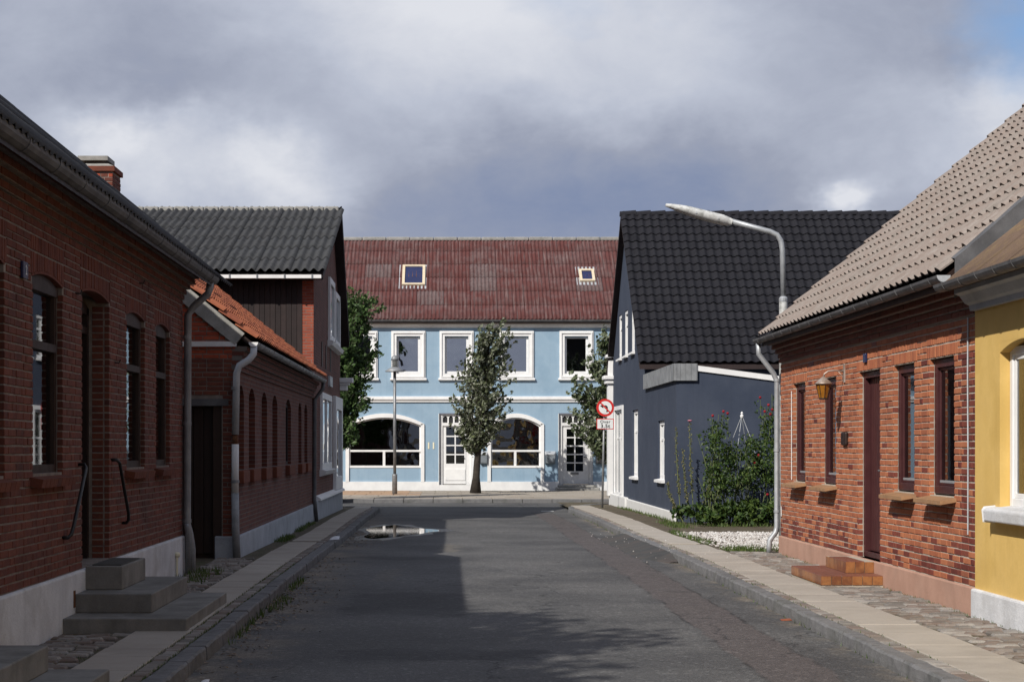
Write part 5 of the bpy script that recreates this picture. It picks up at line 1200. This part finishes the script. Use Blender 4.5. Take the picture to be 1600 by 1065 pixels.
# ================================================================== NAVY HOUSE
def navy_house():
    fr = Fr('y', 5.1, -1); ff = Fr('x', 38.6, -1)
    h = thing('navy_house', 'dark navy rendered gable house with black tiled roof', 'house', (5.1, 46, -.1))
    lows = [(40.7, 42.0, .81, 2.23), (46.4, 47.8, .78, 2.61), (50.3, 52.6, .13, 2.72)]; upp = [(47.2, 48.05, 4.2, 5.5), (49.0, 49.9, 4.2, 5.5), (50.7, 51.55, 4.2, 5.5)]
    mb = wall_mesh(MB(), fr, 38.6, 53.6, -.5, 3.30, lows, .3)
    za, ym, zm = 3.75, 49.35, 8.15
    def top(u): return za + (zm - za) * (u - 44.7) / (ym - 44.7) if u < ym else zm - (zm - 3.95) * (u - ym) / (53.6 - ym)
    us = [44.7] + [v for o in upp for v in o[:2]] + [ym, 53.6]; us = sorted(set(us))
    for a, b_ in zip(us[:-1], us[1:]):
        o = [q for q in upp if abs(q[0] - a) < 1e-6 or (q[0] < a and q[1] > a + 1e-6)]
        if o:
            mb.fprism(fr, [(a, 3.30), (b_, 3.30), (b_, o[0][2]), (a, o[0][2])], -.3, 0); mb.fprism(fr, [(a, o[0][3]), (b_, o[0][3]), (b_, max(o[0][3] + .001, top(b_))), (a, max(o[0][3] + .001, top(a)))], -.3, 0)
        else: mb.fprism(fr, [(a, 3.30), (b_, 3.30), (b_, top(b_)), (a, top(a))], -.3, 0)
    sl = lambda u: 3.40 - .128 * (u - 5.45)
    mb.fprism(ff, [(5.4, -.5), (11.5, -.5), (11.5, sl(11.5)), (5.45, 3.40), (5.4, 3.40)], -.3, 0); mb.box(5.4, 16, 44.7, 45, -.5, 3.7); mb.box(5.4, 16, 53.3, 53.6, -.5, 3.9); mb.box(15.7, 16, 45, 53.3, -.5, 3.7)
    mb.build('wall', 'navy_render', h)
    MB().box(5.4, 11.4, 38.9, 44.7, 2.7, 2.8).build('flat_roof', 'zinc_dark', h)
    MB().fprism(ff, [(5.52, sl(5.52) - .09), (11.5, sl(11.5) - .09), (11.5, sl(11.5) + .03), (5.52, sl(5.52) + .03)], -.1, .04).build('fascia', 'white_paint', h)
    bxm = MB().box(5.03, 5.098, 38.52, 44.55, 3.08, 3.46).box(5.03, 5.56, 38.53, 38.598, 3.08, 3.46).build('parapet_cladding', 'zinc', h)
    for i in range(12): MB().box(5.022, 5.03, 38.56 + i * .5, 38.585 + i * .5, 3.08, 3.46).build('standing_seam', 'zinc', bxm)
    for i in range(5): MB().box(5.05 + i * .12, 5.06 + i * .12, 38.522, 38.53, 3.08, 3.46).build('standing_seam', 'zinc', bxm)
    MB().fbox(fr, 38.6, 48.9, -.05, .05, -.5, .14).fbox(fr, 48.9, 53.7, -.05, .10, -.6, .17).build('plinth', 'white_worn', h, bevel=.02)
    MB().box(4.94, 5.22, 53.35, 53.75, .1, 3.55).build('corner_pilaster', 'white_paint', h)
    MB().box(4.86, 5.30, 53.28, 53.85, 3.55, 3.68).box(4.80, 5.32, 53.22, 53.9, 3.68, 3.80).box(4.96, 5.2, 53.4, 53.72, 3.8, 4.35).box(4.88, 5.26, 53.3, 53.8, 4.35, 4.45).build('pilaster_cap', 'white_paint', h, bevel=.02)
    for k, (a, b_, z0, z1) in enumerate(lows + upp):
        dd = -.07 if k < 2 else -.04
        w = rect_frame(MB(), fr, a + .01, b_ - .01, z0 + .02, z1 - .01, .09, dd - .07, dd + .02)
        w.fbox(fr, a + .1, b_ - .1, dd - .06, dd, z0 + (z1 - z0) * .66, z0 + (z1 - z0) * .66 + .06)
        if k == 2: w.fbox(fr, (a + b_) / 2 - .05, (a + b_) / 2 + .05, dd - .06, dd + .01, z0 + .11, z1 - .1); rect_frame(w, fr, a - .12, b_ + .12, z0 - .02, z1 + .1, .12, .0, .05)
        wn = w.build('window', 'white_paint', h); pane(fr, a + .1, b_ - .1, z0 + .11, z1 - .1, dd - .03, 'pane_sky' if k != 2 else 'pane_clear', wn)
        if k == 2: MB().fbox(fr, a + .1, b_ - .1, dd - .12, dd - .11, z0 + .1, z1 - .1).build('curtain', 'curtain', wn)
        room(fr, a + .09, b_ - .09, z0 + .1, z1 - .09, dd - .08, 'room_dark', wn, .5)
        if k != 2: MB().fsweep(fr, [(dd, z0 + .03), (.09, z0), (.09, z0 - .06), (dd, z0 - .06)], a - .06, b_ + .06).build('sill', 'white_paint', wn)
    # roof
    ey, ez = 44.45, 3.78; pit = (8.28 - ez) / (ym - ey); x0, x1 = 4.93, 16.3
    rf = MB(); prof = [(ey, ez - .05), (ym, 8.23), (54.0, 3.85), (54.0, 3.72), (ym, 8.08), (ey, ez - .18)]
    rf.raw([(x0, y, z) for y, z in prof] + [(x1, y, z) for y, z in prof], [(i, (i + 1) % 6, 6 + (i + 1) % 6, 6 + i) for i in range(6)] + [(0, 1, 4, 5), (1, 2, 3, 4), (6, 7, 10, 11), (7, 8, 9, 10)])
    roof = rf.build('roof', 'wood_black', h)
    s = Vector((0, 1, pit)).normalized(); B = roof_frame((x0 - .02, ey - .02, ez - .04), (1, 0, 0), s); L = math.hypot(ym - ey, 8.28 - ez)
    nr = 19; rl = L / nr; tp = pantile(.232, rl, h=.052, lift=.036, n=8, lap=.06); pc = Pieces('roof_tile', roof, 300, view=lambda p: in_view(p) and p.x < 12.9 and p.z > 3.4)
    for j in range(nr):
        for i in range(49): pc.add(tp, 'tile_black', B @ Matrix.Translation((.115 + i * .230, j * rl + random.uniform(-.004, .004), random.uniform(-.003, .003))) @ Matrix.Rotation(random.uniform(-.01, .01), 4, 'Z'))
    pc.build('roof_tiles_rest')
    for i in range(27):
        x = x0 + i * .42; r = .13; n = 8; v = []
        for xx, dz in ((x - .02, .0), (x + .43, .035)):
            for k in range(n + 1):
                a = math.pi * k / n; v.append((xx, ym - (r + .02) * math.cos(a), 8.19 + dz + r * math.sin(a)))
        MB().raw(v, [(k, k + 1, n + 2 + k, n + 1 + k) for k in range(n)] + [tuple(range(n + 1)), tuple(range(n + 1, 2 * n + 2))]).build('ridge_tile', 'tile_black', roof)
navy_house()

# ================================================================== STREET FURNITURE
def street_lamp():
    X, Y = 5.24, 27.0
    t = thing('street_lamp', 'grey mast street lamp leaning its long head over the street', 'street lamp', (X, Y, 0))
    MB().tube([(X, Y, -.1), (X, Y, 3.88), (X, Y, 3.9)], .066, 14).build('mast', 'lamp_housing', t, smooth=True)
    MB().lathe([(.066, 3.86), (.07, 3.88), (.07, 3.92), (.043, 3.95)], (X, Y, 0), 14).build('collar', 'galvanised', t)
    MB().tube([(X, Y, 3.9), (X - .015, Y, 4.68), (X - .04, Y, 4.82), (X - .10, Y, 4.91), (X - .21, Y, 4.96), (X - .84, Y, 5.13)], .042, 14).build('arm', 'galvanised', t, smooth=True)
    a = Vector((X - .80, Y, 5.115)); b_ = Vector((3.40, Y, 5.375)); d = (b_ - a); ln = d.length; ax = d.normalized(); up = Vector((0, 1, 0)).cross(ax) * -1
    if up.z < 0: up = -up
    n = 14; v = []; m = 12
    for i in range(n + 1):
        s = i / n; wd = .112 * min(1, (.45 + 3 * s)) * (1 - max(0, (s - .6) / .4) ** 2 * .7); hu = .075 * min(1, .6 + 3 * s) * (1 - max(0, (s - .6) / .4) ** 1.8 * .65); hd = .092 * min(1, .55 + 5 * s) * (1 - max(0, (s - .4) / .6) ** 1.5 * .75)
        for k in range(m):
            q = 2 * math.pi * k / m; c, sn = math.cos(q), math.sin(q)
            v.append(tuple(a + ax * (s * ln) + Vector((0, 1, 0)) * (wd * c) + up * (sn * (hu if sn > 0 else hd))))
    f = [(i * m + k, i * m + (k + 1) % m, (i + 1) * m + (k + 1) % m, (i + 1) * m + k) for i in range(n) for k in range(m)] + [tuple(range(m)), tuple(range(n * m, n * m + m))]
    hd_ = MB().raw(v, f).build('lamp_head', 'lamp_housing', t, smooth=True)
    for s in (.22, .55, .86):
        c = a + ax * (s * ln) + Vector((0, -.098 if s < .7 else -.06, 0)) - up * .008; MB().box(c.x - .012, c.x + .012, c.y - .012, c.y + .012, c.z - .02, c.z + .02).build('clip', 'zinc_light', hd_)
street_lamp()
def far_lamp():
    X, Y = -1.97, 63.9
    t = thing('post_lamp', 'slim grey post lamp with a wide disc shade before the blue house', 'street lamp', (X, Y, ZB))
    MB().tube([(X, Y, ZB - .1), (X, Y, .55), (X, Y, .6)], .095, 12).build('base', 'steel_grey', t, smooth=True)
    MB().tube([(X, Y, .55), (X, Y, 4.45)], .055, 12).build('post', 'steel_grey', t, smooth=True)
    MB().lathe([(.36, 4.38), (.365, 4.395), (.12, 4.56), (.06, 4.57)], (X, Y, 0), 24).build('shade', 'zinc', t, smooth=True)
    for z in (4.60, 4.67, 4.74): MB().lathe([(.15, z), (.15, z + .02)], (X, Y, 0), 16).build('louvre', 'zinc', t)
    MB().lathe([(.09, 4.56), (.09, 4.80)], (X, Y, 0), 14).build('core', 'plate_cream', t)
    MB().lathe([(.14, 4.79), (.135, 4.86), (.10, 4.94), (.04, 4.985), (.005, 4.99)], (X, Y, 0), 16).build('dome', 'zinc', t, smooth=True)
far_lamp()
def road_sign():
    Y = 50.0; X0, X1 = 4.46, 4.53
    t = thing('road_sign', 'round no left turn sign with a small weight limit plate on a post', 'road sign', (X0, Y, -.15))
    MB().tube([(X0, Y, -.35), (X1, Y, 2.95)], .032, 10).build('post', 'steel_grey', t, smooth=True)
    C = (4.545, Y - .05, 2.735); r = .255
    d = MB().lathe([(r, 0), (r, -.012)], C, 36, 'y').build('disc', 'sign_red', t)
    MB().lathe([(r * .74, -.013), (r * .74, -.016)], C, 36, 'y').build('face', 'sign_white', d)
    fr = Fr('x', C[1] - .016, -1); cx, cz = C[0], C[2]
    P = lambda pts: [(cx + u * r, cz + z * r) for u, z in pts]
    arr = [(.12, -.50), (.28, -.50), (.28, .02), (.24, .16), (.14, .24), (.02, .26), (-.22, .26), (-.22, .42), (-.58, .18), (-.22, -.06), (-.22, .10), (.02, .10), (.09, .06), (.12, -.02)]
    MB().fprism(fr, P(arr), .001, .003).build('arrow', 'sign_black', d)
    MB().fprism(fr, P([(-.50, .62), (-.60, .50), (.50, -.62), (.60, -.50)]), .004, .006).build('bar', 'sign_red', d)
    pl = MB().box(C[0] - .25, C[0] + .25, Y - .055, Y - .04, 2.11, 2.42).build('plate', 'sign_red', t, bevel=.004)
    MB().box(C[0] - .228, C[0] + .228, Y - .058, Y - .055, 2.132, 2.398).build('plate_face', 'sign_white', pl)
    text_mesh('plate_text', 'Over', .125, Matrix.Translation((C[0], Y - .060, 2.325)) @ FACE_CAM, 'sign_black', pl, 1.15, .0015)
    text_mesh('plate_text', '3.5t', .15, Matrix.Translation((C[0], Y - .060, 2.20)) @ FACE_CAM, 'sign_black', pl, 1.15, .004)
road_sign()

# ================================================================== TREES AND PLANTS
def tree(name, label, base, H, crown, n, size, mat, seed, lean=(0, 0), trunk_r=.12, fork=1.5, wind=None, spread=1.0, gaps=.3, group=None):
    rr = random.Random(seed); t = thing(name, label, 'tree', base, group); B = Vector(base)
    tr = MB(); pts, rs = [], []
    for i in range(9):
        s = i / 8; pts.append(B + Vector((lean[0] * s ** 1.5 + rr.uniform(-.03, .03) * (i > 0), lean[1] * s, H * .78 * s))); rs.append(trunk_r * (1.35 if i == 0 else 1) * (1 - .72 * s))
    tr.tube(pts, rs, 10); tips = []
    for k in range(26):
        s = rr.uniform(fork / H, .76); i = min(7, int(s / .78 * 8)); p0 = pts[i].lerp(pts[i + 1], min(1, max(0, s / .78 * 8 - i)))
        az = rr.uniform(0, 6.28); c, r = crown[rr.randrange(len(crown))]
        tgt = Vector(c) + Vector((math.cos(az) * r[0] * .75, math.sin(az) * r[1] * .75, rr.uniform(-.6, .8) * r[2]))
        if tgt.z < p0.z + .1: tgt.z = p0.z + rr.uniform(.1, .6)
        mid = p0.lerp(tgt, .5) + Vector((0, 0, .12)); q = trunk_r * .32 * (1 - .5 * s)
        tr.tube([p0, mid, tgt], [q, q * .6, q * .2], 6); tips += [tgt, mid, p0.lerp(tgt, .75), mid.lerp(tgt, .5)]
    tr.build('trunk', 'bark', t, smooth=True)
    blobs = []
    for c, r in crown:
        k = max(4, int(30 * gaps + 26 * r[0] * r[2] / max(.2, size * 6)))
        for _ in range(min(k, 60)):
            d = Vector((rr.gauss(0, 1), rr.gauss(0, 1), rr.gauss(0, 1))).normalized(); q = rr.random() ** .45
            cc = Vector(c) + Vector((d.x * r[0], d.y * r[1], d.z * r[2])) * q; rad = rr.uniform(.16, .34) * min(r) * spread
            blobs.append((tuple(cc), (rad, rad, rad * 1.15)))
    for p in tips: rad = .20 * spread * min(crown[0][1]); blobs.append((tuple(p), (rad, rad, rad)))
    leaf_cloud('crown', t, blobs, n, size, mat, wind=wind, hollow=.1)
    return t
def sweep_tree(label, base, env, nb, n, size, mat, seed, trunk_top, trunk_r, wind, rad=(.07, .17), spread=.9):
    """a street tree bent by the wind: limbs sweep from the trunk to points of an uneven outline, leaves cluster along them"""
    rr = random.Random(seed); t = thing('street_tree', label, 'tree', base); B = Vector(base); tr = MB(); pts, rs = [], []
    for i in range(10):
        s_ = i / 9; pts.append(B.lerp(Vector(trunk_top), s_) + Vector((.05 * math.sin(s_ * 7 + seed), .03 * math.sin(s_ * 5), 0)) * (s_ > 0)); rs.append(trunk_r * (1.5 if i == 0 else 1.0) * (1 - .78 * s_))
    tr.tube(pts, rs, 10); blobs = []; zs = [e[0] for e in env]
    for k in range(nb):
        z = rr.uniform(zs[0], zs[-1]); a = max(q for q in range(len(env)) if env[q][0] <= z); b2 = min(a + 1, len(env) - 1); f = (z - env[a][0]) / max(.01, env[b2][0] - env[a][0])
        x0, x1 = env[a][1] + (env[b2][1] - env[a][1]) * f, env[a][2] + (env[b2][2] - env[a][2]) * f; w = (x1 - x0) / 2
        q = rr.random() * 6.28; r_ = rr.random() ** .38
        tip = Vector(((x0 + x1) / 2 + math.cos(q) * r_ * w, B.y + math.sin(q) * r_ * w * spread, z + rr.uniform(-.1, .15)))
        zt = max(B.z + .9 * (zs[0] - B.z), tip.z - rr.uniform(.6, 1.5)); s_ = min(.97, max(0, (zt - B.z) / (trunk_top[2] - B.z))); i = min(8, int(s_ * 9)); p0 = pts[i].lerp(pts[i + 1], s_ * 9 - i)
        mid = p0.lerp(tip, .45) + Vector((-wind * .22, 0, .05)); th = trunk_r * rr.uniform(.12, .26)
        cv = [p0, p0.lerp(mid, .6) + Vector((-wind * .05, 0, 0)), mid, mid.lerp(tip, .55) + Vector((-wind * .05, 0, .04)), tip]
        tr.tube(cv, [th, th * .8, th * .6, th * .4, th * .15], 5)
        for m in range(6):
            u = .38 + .66 * m / 5; e = mid.lerp(tip, (u - .45) / .55) if u > .45 else p0.lerp(mid, u / .45); r0 = rr.uniform(*rad) * (1.15 - .45 * u)
            blobs.append(((e.x + rr.uniform(-.08, .08), e.y + rr.uniform(-.08, .08), e.z + rr.uniform(-.06, .06)), (r0 * 1.1, r0, r0 * 1.25)))
    tr.build('trunk', 'bark', t, smooth=True)
    leaf_cloud('crown', t, blobs, n, size, mat, jitter=.85, wind=(wind, 0, .45), hollow=.05)
sweep_tree('slim wind blown tree standing before the middle of the blue house', (1.04, 65.4, ZB),
     [(1.5, .75, 1.5), (2.03, .30, 2.2), (3.0, -.05, 2.7), (3.97, .02, 2.65), (4.94, .45, 2.55), (5.7, .9, 2.6), (6.3, 1.4, 2.65)], 165, 8800, .12, 'leaf_silver', 3, (1.55, 65.4, 5.3), .15, .55)
sweep_tree('dense dark green tree beside the tall brick gable', (-3.9, 57.5, -.16),
     [(1.7, -4.3, -3.0), (2.62, -4.4, -2.65), (3.69, -4.4, -2.45), (4.75, -4.2, -2.35), (5.8, -3.9, -2.2), (6.7, -3.3, -2.25)], 170, 14500, .115, 'leaf_green', 11, (-3.2, 57.5, 5.6), .15, .35, (.11, .22))
sweep_tree('pale green leafy tree half hidden behind the navy house', (5.85, 61.0, ZB),
     [(1.2, 5.2, 5.9), (1.78, 4.63, 6.1), (2.46, 4.13, 6.2), (3.36, 4.18, 6.3), (4.04, 4.3, 6.3), (4.94, 4.9, 6.3), (5.75, 5.4, 6.2)], 95, 5600, .135, 'leaf_light', 5, (5.6, 61.0, 4.9), .09, .25)
# the tree behind the camera whose shadow lies across the near roadway
tree('garden_tree', 'broad garden tree behind the viewer that shades the near road', (-8.2, 5.6, 0), 11.5,
     [((-8.3, 6.2, 8.2), (2.4, 2.6, 2.0)), ((-8.1, 7.3, 9.0), (1.7, 1.8, 1.3)), ((-9.0, 5.0, 8.6), (2.0, 2.2, 1.8)), ((-7.0, 6.4, 7.9), (1.3, 1.5, 1.1)), ((-8.0, 3.8, 7.6), (2.0, 2.0, 1.8)), ((-6.9, 4.6, 7.2), (1.2, 1.4, 1.0)), ((-8.6, 1.8, 7.6), (2.0, 2.0, 1.8))],
     42000, .20, 'leaf_dark', 21, trunk_r=.28, fork=4.0, gaps=.8, spread=1.3)

BLOOMS = ((5.70, 2.27), (6.02, 2.32), (5.93, 2.36), (6.72, 2.66), (6.90, 2.50), (6.82, 2.36), (6.98, 2.40), (6.94, 2.30), (6.66, 1.42), (6.58, 1.26), (6.85, .58))
def rose_bush():
    t = thing('rose_bush', 'tall tangled rose bush with red blooms against the navy wall', 'bush', (6.3, 37.4, -.05))
    st = MB(); rr = random.Random(4); crown = []
    for k in range(34):
        x0 = rr.uniform(5.6, 7.2); hgt = rr.uniform(.9, 1.9); x1 = x0 + rr.uniform(-.35, .35)
        st.tube([(x0, 37.4, -.08), ((x0 + x1) / 2 + rr.uniform(-.1, .1), 37.3, hgt * .55), (x1, 37.3 + rr.uniform(-.2, .2), hgt)], [.012, .009, .004], 5)
    for x, z in ((5.85, 2.3), (5.75, 2.05), (7.0, 2.75), (6.85, 2.5), (7.15, 2.3)): st.tube([(x + rr.uniform(-.2, .2), 37.4, .5), (x, 37.35, z)], [.012, .005], 5)
    bl = []
    for _ in range(170):
        x = rr.uniform(5.55, 7.25); top = 1.35 + .45 * math.sin((x - 5.2) * 1.5) + (.5 if x > 6.8 else 0) + (.3 if x < 6.0 else 0); z = rr.uniform(.05, 1) ** .8 * top; r = rr.uniform(.10, .20)
        bl.append(((x, 37.35 + rr.uniform(-.45, .3), z), (r, r, r)))
    for x0, x1, z0, z1, nn in ((5.72, 5.95, 1.3, 2.2, 16), (6.88, 7.12, 1.5, 2.72, 18)):
        for i in range(nn): s = rr.random(); r = rr.uniform(.06, .13) * (1.2 - .6 * s); bl.append(((x0 + (x1 - x0) * rr.random(), 37.35 + rr.uniform(-.2, .2), z0 + (z1 - z0) * s), (r, r, r)))
    for (x, z) in BLOOMS: st.tube([(x + rr.uniform(-.12, .12), 37.3, z - .55), (x, 37.05 if z < 2 else 37.2, z)], [.008, .004], 5); r = .07; bl += [((x + rr.uniform(-.06, .06), 37.25, z - .12 - .1 * q), (r, r, r)) for q in range(4)]
    st.build('stems', 'stem_green', t)['kind'] = 'stuff'
    leaf_cloud('leaves', t, bl, 6800, .064, 'leaf_rose', hollow=.1)
    low = [((rr.uniform(5.2, 7.2), 37.0 + rr.uniform(-.35, .2), rr.uniform(.0, .38)), (.12, .12, .10)) for _ in range(46)]
    leaf_cloud('lower_leaves', t, low, 1500, .105, 'leaf_rose', hollow=.1)
    for (x, z) in BLOOMS:
        y = 37.05 if z < 2 else 37.2; r = .027
        MB().lathe([(.006, -.03), (r * .9, -.012), (r * 1.15, .008), (r * .8, .026), (r * .3, .03)], (x, y, z), 9).build('bloom', 'rose_red', t)
rose_bush()
def hollyhocks():
    spec = [(5.12, 5.00, 37.9, 2.02, 'leftmost hollyhock stem leaning at the navy house corner'), (5.38, 5.28, 37.75, 2.20, 'tallest straight hollyhock with a pink flower on top'), (5.42, 5.78, 37.6, 1.38, 'short hollyhock bending right into the rose bush'), (5.16, 4.78, 37.7, .82, 'low dry hollyhock stem drooping left over the pavement edge'), (5.30, 5.12, 37.65, 1.55, 'thin hollyhock between the two tall ones')]
    for k, (xb, xt, y, hgt, lab) in enumerate(spec):
        t = thing('hollyhock', lab, 'plant', (xb, y, -.07), 'hollyhocks by the navy wall'); rr = random.Random(k)
        p = [Vector((xb, y, -.08)), Vector((xb + (xt - xb) * .55, y, hgt * .35)), Vector((xb + (xt - xb) * .9, y, hgt * .7)), Vector((xt, y, hgt))]
        MB().tube(p, [.013, .011, .009, .004], 6).build('stem', 'stem_green', t)
        bl = []
        for i in range(34):
            s = .28 + .72 * i / 33; q = p[0].lerp(p[1], min(1, s / .35)) if s < .35 else p[1].lerp(p[2], (s - .35) / .35) if s < .7 else p[2].lerp(p[3], (s - .7) / .3)
            r = .026 * (1.25 - .8 * s) + .012; bl.append(((q.x + rr.uniform(-.03, .03), q.y + rr.uniform(-.03, .03), q.z), (r, r, r)))
        leaf_cloud('buds', t, bl, 330, .034, 'leaf_holly', hollow=.2)
        leaf_cloud('leaves', t, [((xb + rr.uniform(-.2, .2), y + rr.uniform(-.15, .15), rr.uniform(.02, .3)), (.12, .12, .08)) for _ in range(5)], 60, .10, 'leaf_rose')
        if k == 1: MB().lathe([(.008, -.03), (.05, 0), (.055, .01), (.02, .02)], (xt, y - .03, hgt - .03), 10).build('bloom', 'flower_pink', t)
hollyhocks()
t = thing('plant_obelisk', 'white wire obelisk rising out of the rose bush', 'plant support', (6.42, 37.75, 0))
for k in range(4):
    a = math.pi / 4 + k * math.pi / 2 + .3; MB().tube([(6.42, 37.75, 2.29), (6.42 + .22 * math.cos(a), 37.75 + .2 * math.sin(a), 1.75), (6.42 + .42 * math.cos(a), 37.75 + .3 * math.sin(a), 1.1), (6.42 + .45 * math.cos(a), 37.75 + .3 * math.sin(a), -.05)], .0075, 6).build('leg', 'zinc_light', t)
MB().lathe([(.01, 2.22), (.035, 2.25), (.04, 2.29), (.015, 2.31), (.03, 2.34), (.008, 2.37)], (6.42, 37.75, 0), 10).build('finial', 'white_paint', t)

def grass_patch(name, label, areas, n, h0, h1, mat='grass'):
    V, F = [], []
    for i in range(n):
        x0, x1, y0, y1, zf = areas[i % len(areas)]
        x = x0 + (x1 - x0) * min(1, max(0, random.gauss(.5, .28))); y = random.uniform(y0, y1); z = zf(y); a = random.uniform(0, 6.28); h = random.uniform(h0, h1); w = h * .09 + .002; l = random.uniform(.1, .6) * h; b2 = random.uniform(0, 6.28)
        dx, dy = math.cos(a) * w, math.sin(a) * w; k = len(V)
        V += [(x - dx, y - dy, z - .005), (x + dx, y + dy, z - .005), (x + math.cos(b2) * l, y + math.sin(b2) * l, z + h)]; F.append((k, k + 1, k + 2))
    me = bpy.data.meshes.new(name); me.from_pydata(V, [], F); tag(finish(name, me, mat, None, 'stuff'), label, 'grass')
ZP = lambda y: zg(y) - .012; ZR = lambda y: zg(y) - .12
grass_patch('grass', 'grass tufts growing on the right verge and driveway edge', [(4.6, 5.05, 35.5, 38.4, ZP), (4.85, 5.08, 38.4, 50, ZP), (4.35, 4.9, 26.6, 27.6, ZP), (5.0, 7.2, 36.2, 37.4, ZP), (4.3, 4.5, 29, 34, ZP), (4.9, 6.2, 26.6, 28.0, ZP)], 3200, .02, .10)
grass_patch('grass', 'grass tufts growing at the foot of the left walls', [(-3.32, -2.9, 20.4, 22.6, ZP), (-3.02, -2.82, 30.0, 32.0, ZP), (-3.05, -2.9, 34, 38, ZP)], 1000, .02, .09)
grass_patch('grass', 'weeds growing from the left kerb gutter', [(-1.94, -1.74, 18.0, 19.6, ZR), (-1.94, -1.86, 15, 18, ZR), (-1.94, -1.82, 20.5, 22.5, ZR)], 360, .02, .09)
grass_patch('grass', 'thin weeds growing from the right kerb foot', [(3.38, 3.42, 12, 30, ZR), (3.37, 3.42, 35, 48, ZR), (3.55, 3.60, 14, 34, ZP)], 330, .015, .05)
grass_patch('moss', 'moss and short weeds in the left paving joints', [(-2.26, -2.22, 10, 24, ZP), (-2.13, -2.10, 10, 24, ZP), (-3.3, -2.75, 11.7, 15.0, lambda y: -.03)], 2600, .010, .026)
grass_patch('moss', 'moss and short weeds in the right cobble joints', [(4.27, 5.03, 11, 19.9, lambda y: -.03), (3.68, 3.71, 11, 40, ZP), (4.95, 5.03, 11, 26, ZP), (4.27, 5.0, 22, 26, lambda y: -.03)], 2200, .010, .028)
def litter():
    V, F = [], []
    for i in range(900):
        if i < 700: y = random.uniform(11.5, 27) if i % 3 else random.gauss(19, 1.4); x = -1.93 + abs(random.gauss(0, .22))
        else: y = random.uniform(30, 36); x = -1.93 + abs(random.gauss(0, .3))
        z = zg(y) - .112; s = random.uniform(.012, .04); a = random.uniform(0, 6.28); c, q = math.cos(a) * s, math.sin(a) * s; k = len(V)
        V += [(x - c, y - q, z), (x + q * .5, y - c * .5, z + random.uniform(0, .012)), (x + c, y + q, z + random.uniform(0, .015)), (x - q * .5, y + c * .5, z + random.uniform(0, .01))]; F.append((k, k + 1, k + 2, k + 3))
    me = bpy.data.meshes.new('leaf_litter'); me.from_pydata(V, [], F); tag(finish('leaf_litter', me, 'litter', None, 'stuff'), 'dead leaves and crumbs in the left gutter', 'leaf litter')
litter()
def scrap(name, label, cat, x, y, z, w, l, mat, up):
    v = [(x, y, z), (x + w, y + .02, z + up * .2), (x + w * .95, y + l, z + up), (x + w * .02, y + l * .9, z + up * .5), (x + w * .5, y + l * .5, z + up * 1.2)]
    v += [(a, b_, c - .004) for a, b_, c in v]
    tag(MB().raw(v, [(0, 1, 4), (1, 2, 4), (2, 3, 4), (3, 0, 4), (6, 5, 9), (7, 6, 9), (8, 7, 9), (5, 8, 9), (0, 5, 6, 1), (1, 6, 7, 2), (2, 7, 8, 3), (3, 8, 5, 0)]).build(name, mat), label, cat)
scrap('paper_scrap', 'crumpled white paper lying on the left kerb', 'litter', -2.08, 30.3, zg(30.3) + .01, .17, .3, 'paper', .05)
scrap('paper_scrap', 'small pale scrap in the gutter near the bottom left', 'litter', -1.80, 12.55, -.115, .06, .08, 'paper', .02)
scrap('brick_chip', 'flat red brown chip lying by the right kerb', 'litter', 3.30, 17.1, -.115, .11, .10, 'tile_red', .012)
